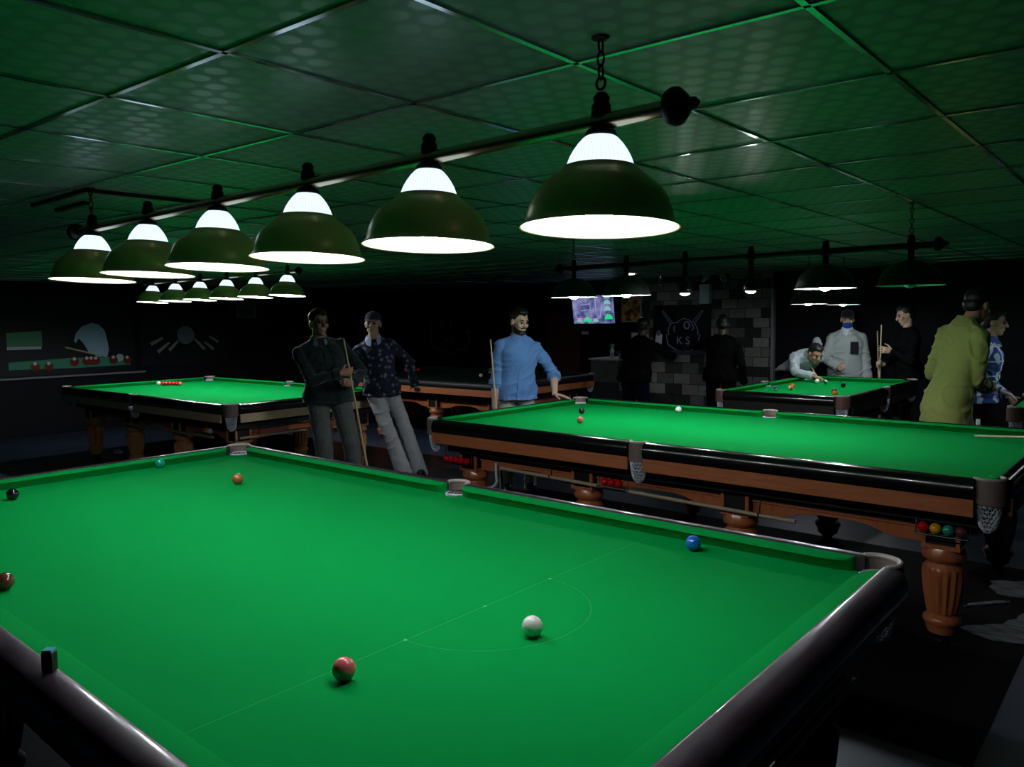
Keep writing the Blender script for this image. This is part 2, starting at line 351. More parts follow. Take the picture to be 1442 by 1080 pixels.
def billiard_table(name, label, cat, loc, rot, hl, hw, cloth, rail, apron, legm, legwood, legs, leather, group=None, ap_low=-0.120):
    root = thing(name, label, cat, (loc[0], loc[1], 0), rot, group)
    def O(nm, bm, m, smooth=False, parent=root):
        return obj(nm, bm, m, parent, smooth, (0, 0, BED) if parent is root else (0, 0, 0))
    # bed with pocket cut-outs
    e = 0.05; rc, rm = 0.056, 0.05; out = []
    def arc(c, r, a0, a1, n=10): return [(c[0] + r * math.cos(a0 + (a1 - a0) * i / n), c[1] + r * math.sin(a0 + (a1 - a0) * i / n)) for i in range(n + 1)]
    cx, cy = hl + 0.03, hw + 0.03; da = math.asin(0.02 / rc)
        # counter-clockwise from lower-right corner
    out += list(reversed(arc((cx, -cy), rc, PI / 2 - da, PI + da)))
    out += arc((cx, cy), rc, -PI / 2 + da, -PI - da)
    out += list(arc((0, hw + e), rm, 0, -PI))
    out += arc((-cx, cy), rc, da, -PI / 2 - da)
    out += arc((-cx, -cy), rc, PI / 2 + da, -da)
    out += arc((0, -hw - e), rm, PI, 0)
    bm = bmesh.new(); add_prism(bm, out, lambda u, v, k: (u, v, 0.0 if k else -0.045)); O('bed', bm, cloth)
    # cushions
    prof = [(0.0, 0.036), (0.003, 0.041), (0.012, 0.044), (0.052, 0.046), (0.052, 0.0), (0.024, 0.0), (0.006, 0.030)]
    def cushion(p0, p1, nrm):
        p0, p1, nrm = V((*p0, 0)), V((*p1, 0)), V((*nrm, 0)); L = (p1 - p0).length; d = (p1 - p0) / L; J = 0.10
        ss = [0, .006, .012, .02, .03, .045, .06, .08, .10] ; st = ss + [L * .25, L * .5, L * .75] + [L - s for s in reversed(ss)]
        bm = bmesh.new(); rings = []
        for s in st:
            t = min(s, L - s); ee = 0.0
            if t < J: ee = 0.049 * (1 - math.sqrt(max(0, 1 - (1 - t / J) ** 2)))
            ring = []
            for n, z in prof:
                nn = ee + n * (0.052 - ee) / 0.052
                ring.append(bm.verts.new(p0 + d * s + nrm * nn + V((0, 0, z))))
            rings.append(ring)
        k = len(prof)
        for A, B in zip(rings, rings[1:]):
            for i in range(k): bm.faces.new((A[i], A[(i + 1) % k], B[(i + 1) % k], B[i]))
        bm.faces.new(rings[0]); bm.faces.new(rings[-1])
        O('cushion', bm, MT['cloth'] if cloth is MT['cloth_marked'] else cloth, True)
    g, gm = 0.045, 0.052
    for sy in (-1, 1):
        cushion((-hl + g, sy * hw), (-gm, sy * hw), (0, sy)); cushion((gm, sy * hw), (hl - g, sy * hw), (0, sy))
    for sx in (-1, 1): cushion((sx * hl, -hw + g), (sx * hl, hw - g), (sx, 0))
    # wooden rails
    rp = [(0.052, 0.046), (0.056, 0.0497), (0.062, 0.0506), (0.082, 0.0504), (0.097, 0.0460), (0.108, 0.0385), (0.116, 0.028), (0.122, 0.014), (0.124, -0.006), (0.121, -0.028), (0.113, -0.042), (0.052, -0.042)]
    ap = [(0.098, -0.042), (0.114, -0.042), (0.114, ap_low), (0.098, ap_low)]
    def sweep(nm, prof_, p0, p1, nrm, m, smooth):
        p0, p1, nrm = V((*p0, 0)), V((*p1, 0)), V((*nrm, 0)); bm = bmesh.new(); n_ = 7; rings = []
        for i in range(n_):
            q = p0.lerp(p1, i / (n_ - 1)); rings.append([bm.verts.new(q + nrm * n + V((0, 0, z))) for n, z in prof_])
        k = len(prof_)
        for A, B in zip(rings, rings[1:]):
            for i in range(k): bm.faces.new((A[i], A[(i + 1) % k], B[(i + 1) % k], B[i]))
        bm.faces.new(rings[0]); bm.faces.new(rings[-1]); return O(nm, bm, m, smooth)
    rgm = 0.054
    ends = [((-hl + 0.017, sy * hw), (-rgm, sy * hw), (0, sy)) for sy in (-1, 1)] + [((rgm, sy * hw), (hl - 0.017, sy * hw), (0, sy)) for sy in (-1, 1)] + [((sx * hl, -hw + 0.017), (sx * hl, hw - 0.017), (sx, 0)) for sx in (-1, 1)]
    for a, b, n in ends:
        sweep('rail', rp, a, b, n, rail, True)
        sweep('apron', ap, a, b, n, apron, False)
    # dark carcass under the slate
    bm = bmesh.new(); add_box(bm, (-hl + 0.03, -hw + 0.03, -0.20), (hl - 0.03, hw - 0.03, -0.045)); O('underframe', bm, MT['black_wood'])
    # pockets : leather strap + rim + net
    def pocket(c, r, a0, a1, ndir):
        n_ = 14; bm = bmesh.new(); rings = []
        sec = [(0, 0.047), (0.010, 0.047), (0.014, 0.03), (0.014, -0.066), (0.009, -0.068), (0.004, 0.004), (0.0, 0.006)]
        for i in range(n_ + 1):
            a = a0 + (a1 - a0) * i / n_; cs = V((math.cos(a), math.sin(a), 0))
            dz = 0.02 * (abs(i - n_ / 2) / (n_ / 2)) ** 3
            rings.append([bm.verts.new(V((c[0], c[1], 0)) + cs * (r + q) + V((0, 0, z + (dz if z < 0 else 0)))) for q, z in sec])
        k = len(sec)
        for A, B in zip(rings, rings[1:]):
            for i in range(k): bm.faces.new((A[i], A[(i + 1) % k], B[(i + 1) % k], B[i]))
        bm.faces.new(rings[0]); bm.faces.new(rings[-1])
        L = O('pocket', bm, leather, True)
        bm = bmesh.new(); add_tube(bm, [(c[0] + (r + .004) * math.cos(a0 + (a1 - a0) * i / n_), c[1] + (r + .004) * math.sin(a0 + (a1 - a0) * i / n_), 0.049) for i in range(n_ + 1)], 0.0085, 8)
        obj('pocket_rim', bm, MT['pocket_rim'], L, True)
        o = link('pocket_net', NET, L, (c[0] + ndir[0] * 0.006, c[1] + ndir[1] * 0.006, 0.004), random.random())
    for sx in (-1, 1):
        for sy in (-1, 1):
            mid = math.atan2(sy, sx); pocket((sx * (hl + 0.026), sy * (hw + 0.026)), 0.060, mid - PI * 0.53, mid + PI * 0.53, (sx * .7, sy * .7))
    for sy in (-1, 1):
        a = math.atan2(sy, 0); pocket((0, sy * (hw + 0.062)), 0.050, a - PI * 0.5, a + PI * 0.5, (0, sy))
    # legs
    leg, foot, block, trim = legm
    for lx, ly in legs:
        lo = link('leg', leg, root, (lx, ly, BED)); link('leg_block', block, lo); link('leg_trim', trim, lo); link('foot', foot, lo)
    # shaped beams between the leg blocks
    def beam(p0, p1):
        p0, p1 = V((*p0, 0)), V((*p1, 0)); L = (p1 - p0).length; d = (p1 - p0) / L; w = V((-d.y, d.x, 0)) * 0.02
        sh = min(0.30, L * 0.3)
        low = [(0, -0.335), (sh * 0.45, -0.333), (sh * 0.7, -0.322), (sh, -0.295), (sh * 1.25, -0.285), (L - sh * 1.25, -0.285), (L - sh, -0.295), (L - sh * 0.7, -0.322), (L - sh * 0.45, -0.333), (L, -0.335)]
        poly = low + [(L, -0.235), (0, -0.235)]
        bm = bmesh.new(); add_prism(bm, poly, lambda u, v, k: p0 + d * u + w * (1 if k else -1) + V((0, 0, v))); 
        add_box(bm, (0, -0.034, -0.262), (L, 0.034, -0.252), M=Matrix.Translation(p0) @ Matrix(((d.x, -d.y, 0, 0), (d.y, d.x, 0, 0), (0, 0, 1, 0), (0, 0, 0, 1))))
        O('stretcher', bm, legwood)
    xs = sorted(set(l[0] for l in legs)); ys = sorted(set(l[1] for l in legs))
    for y in ys:
        for a, b in zip(xs, xs[1:]): beam((a + 0.083, y), (b - 0.083, y))
    for x in (xs[0], xs[-1]): beam((x, ys[0] + 0.083), (x, ys[-1] - 0.083))
    return root

LEG_ORANGE = leg_meshes(MT['orange_wood']); LEG_GOLD = leg_meshes(MT['gold_wood']); LEG_BLACK = leg_meshes(MT['black_wood'])
L8 = [(x, y) for x in (-1.60, -0.54, 0.54, 1.60) for y in (-0.72, 0.72)]
HL, HW = 1.785, 0.889
TA = (-1.785, 0.889, 0.0); TB = (-1.736, 4.308, -0.013); TC = (-7.707, 3.922, 0.0205); TF = (-7.15, 7.06, 0.0)
TD = (-2.215, 7.86, -0.012); TE = (0.30, 7.75, 0.02)
billiard_table('snooker_table', 'large green snooker table in the foreground with worn dark rails, under the biggest lamp row', 'snooker table', TA, TA[2], HL, HW, MT['cloth_marked'], MT['worn_rail'], MT['black_wood'], LEG_BLACK, MT['black_wood'], [(x, y) for x in (-1.66, -0.54, 0.54, 1.66) for y in (-0.76, 0.76)], MT['leather'], ap_low=-0.062)
billiard_table('snooker_table', 'green snooker table with reddish-brown band and copper-coloured turned legs, behind the nearest table', 'snooker table', TB, TB[2], HL, HW, MT['cloth'], MT['black_gloss'], MT['brown_wood'], LEG_ORANGE, MT['orange_wood'], L8, MT['leather'])
billiard_table('snooker_table', 'lit green snooker table with a beige band and golden legs, by the painted wall mural', 'snooker table', TC, TC[2], HL, HW, MT['cloth'], MT['black_gloss'], MT['beige_wood'], LEG_GOLD, MT['orange_wood'], L8, MT['leather'])
billiard_table('snooker_table', 'unlit snooker table with brown wooden band, behind the man in the blue shirt', 'snooker table', TF, TF[2], HL, HW, MT['cloth_shaded'], MT['black_wood'], MT['brown_wood'], LEG_ORANGE, MT['orange_wood'], L8, MT['leather'])
LD = [(x, y) for x in (-0.95, 0.95) for y in (-0.45, 0.45)]
billiard_table('pool_table', 'small black pool table with balls, between the masked man and the stooping player', 'pool table', TD, PI / 2 + TD[2], 1.12, 0.56, MT['cloth'], MT['black_gloss'], MT['black_wood'], LEG_BLACK, MT['black_wood'], LD, MT['leather_dark'])
billiard_table('pool_table', 'black pool table beside the checked-shirt man, only its corner in the picture', 'pool table', TE, PI / 2 + TE[2], 1.12, 0.56, MT['cloth'], MT['black_gloss'], MT['black_wood'], LEG_BLACK, MT['black_wood'], LD, MT['leather_dark'])
def tw(T, x, y, z=0.0):
    c, s = math.cos(T[2]), math.sin(T[2]); return (T[0] + c * x - s * y, T[1] + s * x + c * y, BED + z)

# ------------------------------------------------------------------ balls
BR = 0.02625
_ballme = {}
def ball_mat(name, col, stripe=None):
    m = mat(name, col, rough=0.12, spec=0.5, coat=0.6)
    if stripe:
        nt = m.node_tree; b = nt.nodes['Principled BSDF']; tc = N(nt, 'ShaderNodeTexCoord'); sp = N(nt, 'ShaderNodeSeparateXYZ'); nt.links.new(tc.outputs['Object'], sp.inputs[0])
        f = M_(nt, 'LESS_THAN', M_(nt, 'ABSOLUTE', sp.outputs[2]), 0.014)
        mx = N(nt, 'ShaderNodeMix', data_type='RGBA'); mx.inputs[6].default_value = (*col, 1); mx.inputs[7].default_value = (*stripe, 1)
        nt.links.new(f, mx.inputs['Factor']); nt.links.new(mx.outputs[2], b.inputs['Base Color'])
    return m
BC = {'white': ball_mat('ball_white', (0.80, 0.80, 0.74)), 'red': ball_mat('ball_red', (0.58, 0.008, 0.014)), 'pink': ball_mat('ball_pink', (0.70, 0.14, 0.15)), 'black': ball_mat('ball_black', (0.006, 0.006, 0.008)),
      'blue': ball_mat('ball_blue', (0.006, 0.12, 0.52)), 'brown': ball_mat('ball_orange_brown', (0.34, 0.10, 0.03)), 'green': ball_mat('ball_green', (0.0, 0.30, 0.20)), 'yellow': ball_mat('ball_yellow', (0.75, 0.36, 0.01)),
      'orange': ball_mat('ball_orange', (0.75, 0.16, 0.02)), 'striped_orange': ball_mat('ball_striped', (0.8, 0.78, 0.7), (0.75, 0.16, 0.03)), 'striped_blue': ball_mat('ball_striped_blue', (0.75, 0.75, 0.72), (0.03, 0.06, 0.25)),
      'maroon': ball_mat('ball_maroon', (0.16, 0.02, 0.02)), 'striped_green': ball_mat('ball_striped_green', (0.75, 0.75, 0.72), (0.0, 0.12, 0.06)), 'dark_brown': ball_mat('ball_dark_brown', (0.10, 0.03, 0.02))}
def ball(kind, p, label, group=None):
    if kind not in _ballme:
        bm = bmesh.new(); add_sphere(bm, (0, 0, 0), BR, 28, 18); _ballme[kind] = mesh('ball', bm, BC[kind], True)
    o = link('snooker_ball', _ballme[kind], None, (p[0], p[1], p[2] + BR)); o.rotation_euler = (random.random() * 3, random.random() * 3, random.random() * 3)
    return tag(o, label, 'ball', group)
ball('pink', (-0.678, 0.366, BED), 'pink ball lying nearest on the foreground table')
ball('white', (-0.506, 0.812, BED), 'white cue ball lying inside the D of the foreground table')
ball('blue', (-0.533, 1.708, BED), 'blue ball beside the far cushion of the foreground table')
ball('brown', (-2.79, 1.33, BED), 'orange-brown ball near the far corner pocket of the foreground table')
ball('green', (-3.541, 1.297, BED), 'green ball touching the end cushion of the foreground table')
ball('black', (-3.309, 0.514, BED), 'black ball at the left end of the foreground table')
ball('dark_brown', (-1.952, 0.085, BED), 'dark ball cut by the left edge of the picture, on the foreground table')
ball('black', (-3.053, 4.589, BED), 'black ball behind the pink one on the table with the reddish-brown band')
ball('pink', (-2.728, 4.116, BED), 'pink ball in front of the black one on the table with the reddish-brown band')
ball('white', (-2.45, 5.125, BED), 'white ball by the far cushion of the table with the reddish-brown band')
p0, p1 = V((-9.0, 4.11, BED)), V((-9.30, 3.98, BED)); dd = (p1 - p0).normalized()
ball('pink', p0, 'pink ball at the right end of the red row on the beige-banded table')
for i in range(5): ball('red', p0 + dd * 0.0527 * (i + 1), 'red ball in the row on the beige-banded table', 'red balls in a row on the beige-banded table')
ball('white', p0 + dd * 0.0527 * 6.3, 'white ball at the left end of the red row on the beige-banded table')
# pool table balls
dl = [('striped_blue', -2.54, 7.40, 'white ball with dark blue stripe, leftmost on the pool table'), ('striped_orange', -2.44, 7.55, 'orange striped ball in front of another orange ball on the pool table'), ('orange', -2.52, 7.80, 'orange ball just behind the striped orange one on the pool table'),
      ('white', -2.50, 8.52, 'white cue ball in front of the stooping player'), ('striped_green', -2.39, 8.47, 'white ball with dark stripe next to the cue ball on the pool table'), ('black', -2.09, 8.15, 'black ball alone on the right of the pool table'),
      ('maroon', -1.94, 7.40, 'dark maroon ball behind an orange one near the front pocket of the pool table'), ('yellow', -1.86, 7.18, 'yellow-orange ball nearest the front corner pocket of the pool table')]
for k, x, y, l in dl: ball(k, (x, y, BED), l)
for i in range(5):
    q = V((-8.32, 7.60, BED)) + V((-0.0527, -0.02, 0)) * i; ball('red', q, 'red ball in the short row on the unlit table', 'red balls on the unlit table')
ball('white', (-6.62, 7.20, BED), 'white ball on the unlit table left of the blue shirt')

# ball trays: two chrome wires under a pocket, parts of their table
tabs = [o for o in bpy.data.objects if o.name.startswith('snooker_table')]
def tray(root, lx0, lx1, ly, z):
    bm = bmesh.new()
    for dy in (-0.017, 0.017): add_tube(bm, [(lx0 - 0.03, ly + dy, z - 0.006), (lx1 + 0.03, ly + dy, z - 0.006)], 0.0035, 6)
    for x in (lx0 - 0.03, lx1 + 0.03): add_tube(bm, [(x, ly - 0.017, z - 0.006), (x, ly + 0.017, z - 0.006)], 0.0035, 6)
    for x in (lx0 - 0.03, lx1 + 0.03): add_tube(bm, [(x, ly + 0.017, z - 0.006), (x, ly + 0.02, -0.1), (x, ly + 0.25, -0.1)], 0.003, 6)
    obj('ball_tray', bm, MT['chrome'], root, True, (0, 0, BED))
rB, rC = tabs[1], tabs[2]
lyB = -0.86
tray(rB, -1.765, -1.55, lyB, -0.285); tray(rB, -0.335, -0.18, lyB, -0.277); tray(rB, 1.53, 1.70, lyB, -0.257)
for i in range(5): ball('red', tw(TB, -1.765 + i * 0.0535, lyB, -0.285 - 0.0), 'red ball in the wire tray left of the first copper leg', 'red balls in the left wire tray')
for i in range(3): ball('red', tw(TB, -0.315 + i * 0.0535, lyB, -0.277), 'red ball in the wire tray left of the middle pocket net', 'red balls in the middle wire tray')
for i, (k, l) in enumerate([('red', 'red ball in the wire tray beside the nearest copper leg'), ('yellow', 'yellow ball next to the red one in the tray above the nearest copper leg'), ('green', 'dark green ball in the tray in front of the black leg block'), ('dark_brown', 'dark brown ball at the right end of the tray above the nearest copper leg')]):
    ball(k, tw(TB, 1.535 + i * 0.0545, lyB, -0.257), l)
tray(rC, 1.22, 1.34, lyB, -0.27)
for i, (k, l) in enumerate([('brown', 'brown ball in the tray under the beige-banded table'), ('yellow', 'yellow ball in the tray under the beige-banded table'), ('white', 'white ball in the tray under the beige-banded table')]):
    ball(k, tw(TC, 1.225 + i * 0.0545, lyB, -0.27), l)

# ------------------------------------------------------------------ cues and rests
def pole(name, a, b, r0, r1, label, cat, m=None, butt=0.0, mats=None, group=None):
    a, b = V(a), V(b); L = (b - a).length
    o = thing(name, label, cat, a, 0, group); d = (b - a)
    o.rotation_mode = 'QUATERNION'; o.rotation_quaternion = V((0, 0, 1)).rotation_difference(d)
    n = 6; bm = bmesh.new(); L0 = L * (1 - butt)
    add_tube(bm, [(0, 0, 0.012 + (L0 - 0.012) * i / n) for i in range(n + 1)], [r0 + (r1 - r0) * (0.012 + (L0 - 0.012) * i / n) / L for i in range(n + 1)], 10)
    obj('shaft', bm, m or MT['cue_wood'], o, True)
    bm = bmesh.new(); add_tube(bm, [(0, 0, 0), (0, 0, 0.013)], [r0 * 0.9, r0], 10); obj('tip', bm, MT['pocket_rim'], o, True)
    if butt:
        bm = bmesh.new(); add_tube(bm, [(0, 0, L0), (0, 0, L - 0.01), (0, 0, L)], [r0 + (r1 - r0) * L0 / L, r1, r1 * 0.8], 10); obj('butt', bm, MT['cue_butt'], o, True)
    return o
def hang(root, T, lx, ly, z, yin=0.13):
    bm = bmesh.new(); add_tube(bm, [(lx, ly + yin, -0.19), (lx, ly + 0.03, -0.205), (lx, ly + 0.012, z + 0.03), (lx, ly + 0.014, z), (lx, ly, z - 0.014), (lx, ly - 0.014, z), (lx, ly - 0.012, z + 0.015)], 0.004, 6)
    obj('hook', bm, MT['black_metal'], root, True, (0, 0, BED))
pole('cue_rest', tw(TB, -1.235, -0.835, -0.275), tw(TB, 0.905, -0.835, -0.316), 0.013, 0.011, 'long pale wooden rest pole hanging along the side of the table with copper legs', 'rest pole', MT['grey_pole'])
for x, z in ((-0.78, -0.284), (0.70, -0.312)): hang(rB, TB, x, -0.835, z)
pole('snooker_cue', tw(TB, 0.0, -0.757, -0.243), tw(TB, 1.47, -0.757, -0.239), 0.006, 0.011, 'pale cue lying on the brown ledge under the table with copper legs', 'cue', MT['cue_wood'])
pole('cue_rest', tw(TC, -1.05, -0.86, -0.31), tw(TC, 1.38, -0.86, -0.30), 0.013, 0.013, 'pale rest pole hanging along the long side of the beige-banded table', 'rest pole', MT['grey_pole'])
for x in (-0.6, 1.0): hang(rC, TC, x, -0.86, -0.307)
pole('cue_rest', tw(TC, 1.80, -0.83, -0.278), tw(TC, 1.80, -0.1, -0.281), 0.012, 0.01, 'short pale pole hanging under the end of the beige-banded table', 'rest pole', MT['grey_pole'])
bm = bmesh.new()
for y in (-0.62, -0.3): add_tube(bm, [(1.70, y, -0.19), (1.79, y, -0.20), (1.787, y, -0.28), (1.80, y, -0.294), (1.814, y, -0.28)], 0.004, 6)
obj('hook', bm, MT['black_metal'], rC, True, (0, 0, BED))
# rests stored under the near end of the foreground table
rA = tabs[0]
for lx, y0, y1, z, l in ((1.828, -0.62, 0.572, -0.182, 'white pole under the end of the foreground table, upper of the pair'), (1.824, -0.62, 0.676, -0.229, 'white pole under the end of the foreground table, lower and longer of the pair')):
    pole('cue_rest', tw(TA, lx, y1, z), tw(TA, lx, y0, z), 0.009, 0.011, l, 'rest pole', MT['grey_pole'])
bm = bmesh.new()
for y in (-0.45, 0.30):
    add_tube(bm, [(1.70, y, -0.17), (1.80, y, -0.205), (1.812, y, -0.236), (1.824, y, -0.243), (1.837, y, -0.232)], 0.004, 6)
    add_tube(bm, [(1.70, y + .02, -0.17), (1.80, y + .02, -0.175), (1.816, y + .02, -0.19), (1.828, y + .02, -0.196), (1.841, y + .02, -0.187)], 0.004, 6)
obj('hook', bm, MT['black_metal'], rA, True, (0, 0, BED))
# white bent metal hook by the first copper leg
bm = bmesh.new(); add_tube(bm, [(-1.35, -0.60, -0.20), (-1.35, -0.76, -0.27), (-1.33, -0.78, -0.34), (-1.315, -0.79, -0.39), (-1.325, -0.80, -0.42), (-1.36, -0.81, -0.44), (-1.42, -0.82, -0.455)], 0.010, 8)
o = obj('rest_bracket', bm, MT['net'], rB, True, (0, 0, BED)); o['label'] = 'white bent metal bracket'
pole('snooker_cue', (-0.281, 5.015, BED + 0.010), (0.92, 4.30, BED + 0.171), 0.0055, 0.0135, 'cue resting on the table with copper legs, tip near the far cushion', 'cue', MT['cue_wood'], 0.25)
# chalk
def chalk(p, label, case, col, h=0.034, rz=0.3):
    o = thing('chalk_cube', label, 'chalk', p, rz)
    obj('case', box_bm((-.0115, -.0115, 0), (.0115, .0115, h), .0015), case, o)
    obj('chalk_face', box_bm((-.0105, -.0105, h), (.0105, .0105, h + 0.007), .0015), col, o)
chalk((-1.119, -0.072, BED + 0.051), 'blue-topped chalk in a tall dark case on the near rail of the foreground table', MT['black_wood'], mat('blue_chalk', (0.05, 0.32, 0.42), rough=0.95), 0.042, 0.75)
chalk((-0.31, 5.28, BED + 0.0505), 'pale chalk cube on the far rail in front of the olive kurta', mat('pale_paper', (0.6, 0.65, 0.65), rough=0.8), mat('grey_chalk', (0.4, 0.5, 0.5), rough=0.95), 0.03)

# ------------------------------------------------------------------ lamps
def shade_mesh(outer, cup):
    prof_o = [(0.078, 0.136), (0.086, 0.139), (0.090, 0.133), (0.104, 0.121), (0.123, 0.108), (0.139, 0.094), (0.151, 0.079), (0.159, 0.063), (0.166, 0.044), (0.170, 0.029), (0.173, 0.016), (0.179, 0.006), (0.186, 0.0)]
    prof_i = [(r - 0.004, z + (0.001 if z < 0.1 else -0.003)) for r, z in prof_o]
    if not cup: prof_o = [(0.03, 0.15), (0.05, 0.146)] + prof_o[2:]; prof_i = [(0.028, 0.146), (0.05, 0.142)] + prof_i[2:]
    bm = bmesh.new(); seg = 48
    R = []
    for prof_ in (prof_o, prof_i): R.append([[bm.verts.new((r * math.cos(2 * PI * i / seg), r * math.sin(2 * PI * i / seg), z)) for i in range(seg)] for r, z in prof_])
    for k in (0, 1):
        for A, B in zip(R[k], R[k][1:]):
            for i in range(seg): bm.faces.new((A[i], A[(i + 1) % seg], B[(i + 1) % seg], B[i])).material_index = k
    for j in (0, -1):
        for i in range(seg): bm.faces.new((R[0][j][i], R[0][j][(i + 1) % seg], R[1][j][(i + 1) % seg], R[1][j][i])).material_index = 0
    me = mesh('shade', bm, [outer, MT['shade_white']], True); auto(me, 35); return me
def cup_mesh():
    bm = bmesh.new(); P = [(0.079, 0.137), (0.0775, 0.146), (0.071, 0.163), (0.062, 0.179), (0.052, 0.193), (0.042, 0.204), (0.034, 0.210), (0.02, 0.211)]
    add_lathe(bm, P, 48, cap=False); return mesh('glass_cup', bm, MT['cup'], True)
def bulb_mesh(m, z0=0.0):
    bm = bmesh.new(); P = [(0.0385, z0 + 0.036), (0.037, z0 + 0.022), (0.031, z0 + 0.009), (0.019, z0 + 0.001), (0.006, z0 - 0.002)]
    add_lathe(bm, P, 16, cap=True); return mesh('bulb', bm, m, True)
def socket_mesh(z0, m=None, light_skirt=False):
    bm = bmesh.new(); add_lathe(bm, [(0.0385, z0 + 0.0365), (0.036, z0 + 0.06), (0.022, z0 + 0.09), (0.018, z0 + 0.11), (0.018, 0.215)], 16)
    if light_skirt: add_lathe(bm, [(0.0395, z0 + 0.013), (0.046, z0 + 0.012), (0.045, z0 + 0.045), (0.030, z0 + 0.075), (0.02, z0 + 0.08)], 24, cap=False)  # added skirt, keeps the unshaded bulb's light off ceiling and faces
    return mesh('socket', bm, m or MT['shade_white'], True)
def holder_mesh(top):
    bm = bmesh.new(); add_lathe(bm, [(0.036, 0.208), (0.038, 0.214), (0.034, 0.222), (0.026, 0.228), (0.021, 0.236), (0.021, top)], 20)
    add_lathe(bm, [(0.013, top + 0.012), (0.024, top + 0.024), (0.022, top + 0.05), (0.017, top + 0.056), (0.02, top + 0.066), (0.012, top + 0.078)], 16); return mesh('lamp_holder', bm, MT['black_metal'], True)
SH = {'brass': shade_mesh(MT['brass'], True), 'dark': shade_mesh(MT['dark_shade'], False)}
CUP = cup_mesh(); SOCK = {}
def lamp_row(label, c, rot, spacing, n, rim, bar, shade, states, bulb, bz, ends=0.17, ceil=CEIL, chains=None, tilt=0.0):
    root = thing('billiard_lamp', label, 'lamp', (c[0], c[1], BED + bar), rot)
    hl = spacing * (n - 1) / 2 + ends; top = bar - rim - 0.02
    bm = bmesh.new(); add_tube(bm, [(-hl, 0, 0), (-hl / 2, 0, 0), (0, 0, 0), (hl / 2, 0, 0), (hl, 0, 0)], 0.0185, 20); obj('bar', bm, MT['bar_brass'] if shade == 'brass' else MT['black_metal'], root, True)
    for s in (-1, 1):
        bm = bmesh.new(); add_lathe(bm, [(0.022, 0), (0.036, 0.006), (0.042, 0.02), (0.040, 0.032), (0.026, 0.046), (0.014, 0.056), (0.012, 0.07), (0.004, 0.078)], 20)
        bmesh.ops.rotate(bm, verts=bm.verts, cent=(0, 0, 0), matrix=Matrix.Rotation(PI / 2 * s, 3, 'Y')); bmesh.ops.translate(bm, verts=bm.verts, vec=(s * hl, 0, 0)); obj('end_cap', bm, MT['black_metal'], root, True)
    hold = holder_mesh(bar - rim - 0.012)
    bme = bulb_mesh(bulb, bz); bof = bulb_mesh(MT['bulb_off'], bz); sk = socket_mesh(bz, None if shade == 'brass' else MT['black_metal']); skb = socket_mesh(bz, MT['black_metal'], True)
    for i in range(n):
        x = (n - 1) / 2 * spacing - i * spacing; st = states[i]
        h = link('lamp_holder', hold, root, (x, math.sin(tilt) * (bar - rim), (rim - bar) * math.cos(tilt))); h.rotation_euler = (tilt, 0, 0)
        link('socket', skb if 'bare' in st else sk, h); link('bulb', bof if 'off' in st else bme, h)
        if 'bare' not in st:
            sh = link('shade', SH[shade], root, h.location); sh.rotation_euler = (tilt, 0, 0)
            if shade == 'brass': link('glass_cup', CUP, sh)
    for s in (chains or ((n - 1) / 2 * spacing, -(n - 1) / 2 * spacing)):
        bm = bmesh.new(); zt = ceil - BED - bar; z = 0.075; k = 0; Lk = 0.040
        bmr = []
        add_tube(bm, [(s + 0.012 * math.cos(2 * PI * q / 14), 0, z + 0.012 + 0.014 * math.sin(2 * PI * q / 14)) for q in range(14)], 0.0032, 6, closed=True); z += 0.02
        while z < zt - 0.006:
            a = k % 2; pts = []
            for q in range(16):
                t = 2 * PI * q / 16; u = 0.0085 * math.cos(t); w = (Lk / 2 - 0.003) * math.sin(t)
                pts.append((s + (u if a else 0), (0 if a else u), z + Lk / 2 - 0.003 + w))
            add_tube(bm, pts, 0.0026, 6, closed=True); z += Lk - 0.010; k += 1
        add_lathe(bm, [(0.012, zt - 0.008), (0.02, zt - 0.004), (0.022, zt - 0.0005)], 14, c=(s, 0, 0))
        obj('chain', bm, MT['black_metal'], root, True)
    return root
lamp_row('big six-shade brass lamp row hanging over the foreground table', (-1.785, 0.889), 0, 0.575, 6, 0.997, 1.24, 'brass', [''] * 6, MT['bulb'], 0.019, tilt=-0.04)
lamp_row('distant six-shade brass lamp row over the beige-banded table', TC, TC[2], 0.575, 6, 1.06, 1.305, 'brass', [''] * 6, MT['bulb_mid'], 0.012, tilt=-0.06)
lamp_row('dark lamp row over the table with copper legs, some bulbs bare, one unlit', (-1.735, 4.34), -0.013, 0.487, 6, 0.955, 1.185, 'dark', ['off', '', 'bare', 'bare', '', ''], MT['bulb_far'], -0.012, 0.12)
lamp_row('dark two-shade lamp row hanging over the pool table', (-2.2, 7.9), PI / 2, 1.07, 2, 0.905, 1.14, 'dark', ['', ''], MT['bulb_far'], -0.010)
lamp_row('dark lamp row hanging over the corner pool table beyond the picture edge', (TE[0] + .1, TE[1] + 0.1), PI / 2, 1.07, 2, 0.93, 1.15, 'dark', ['', ''], MT['bulb'], 0.045)

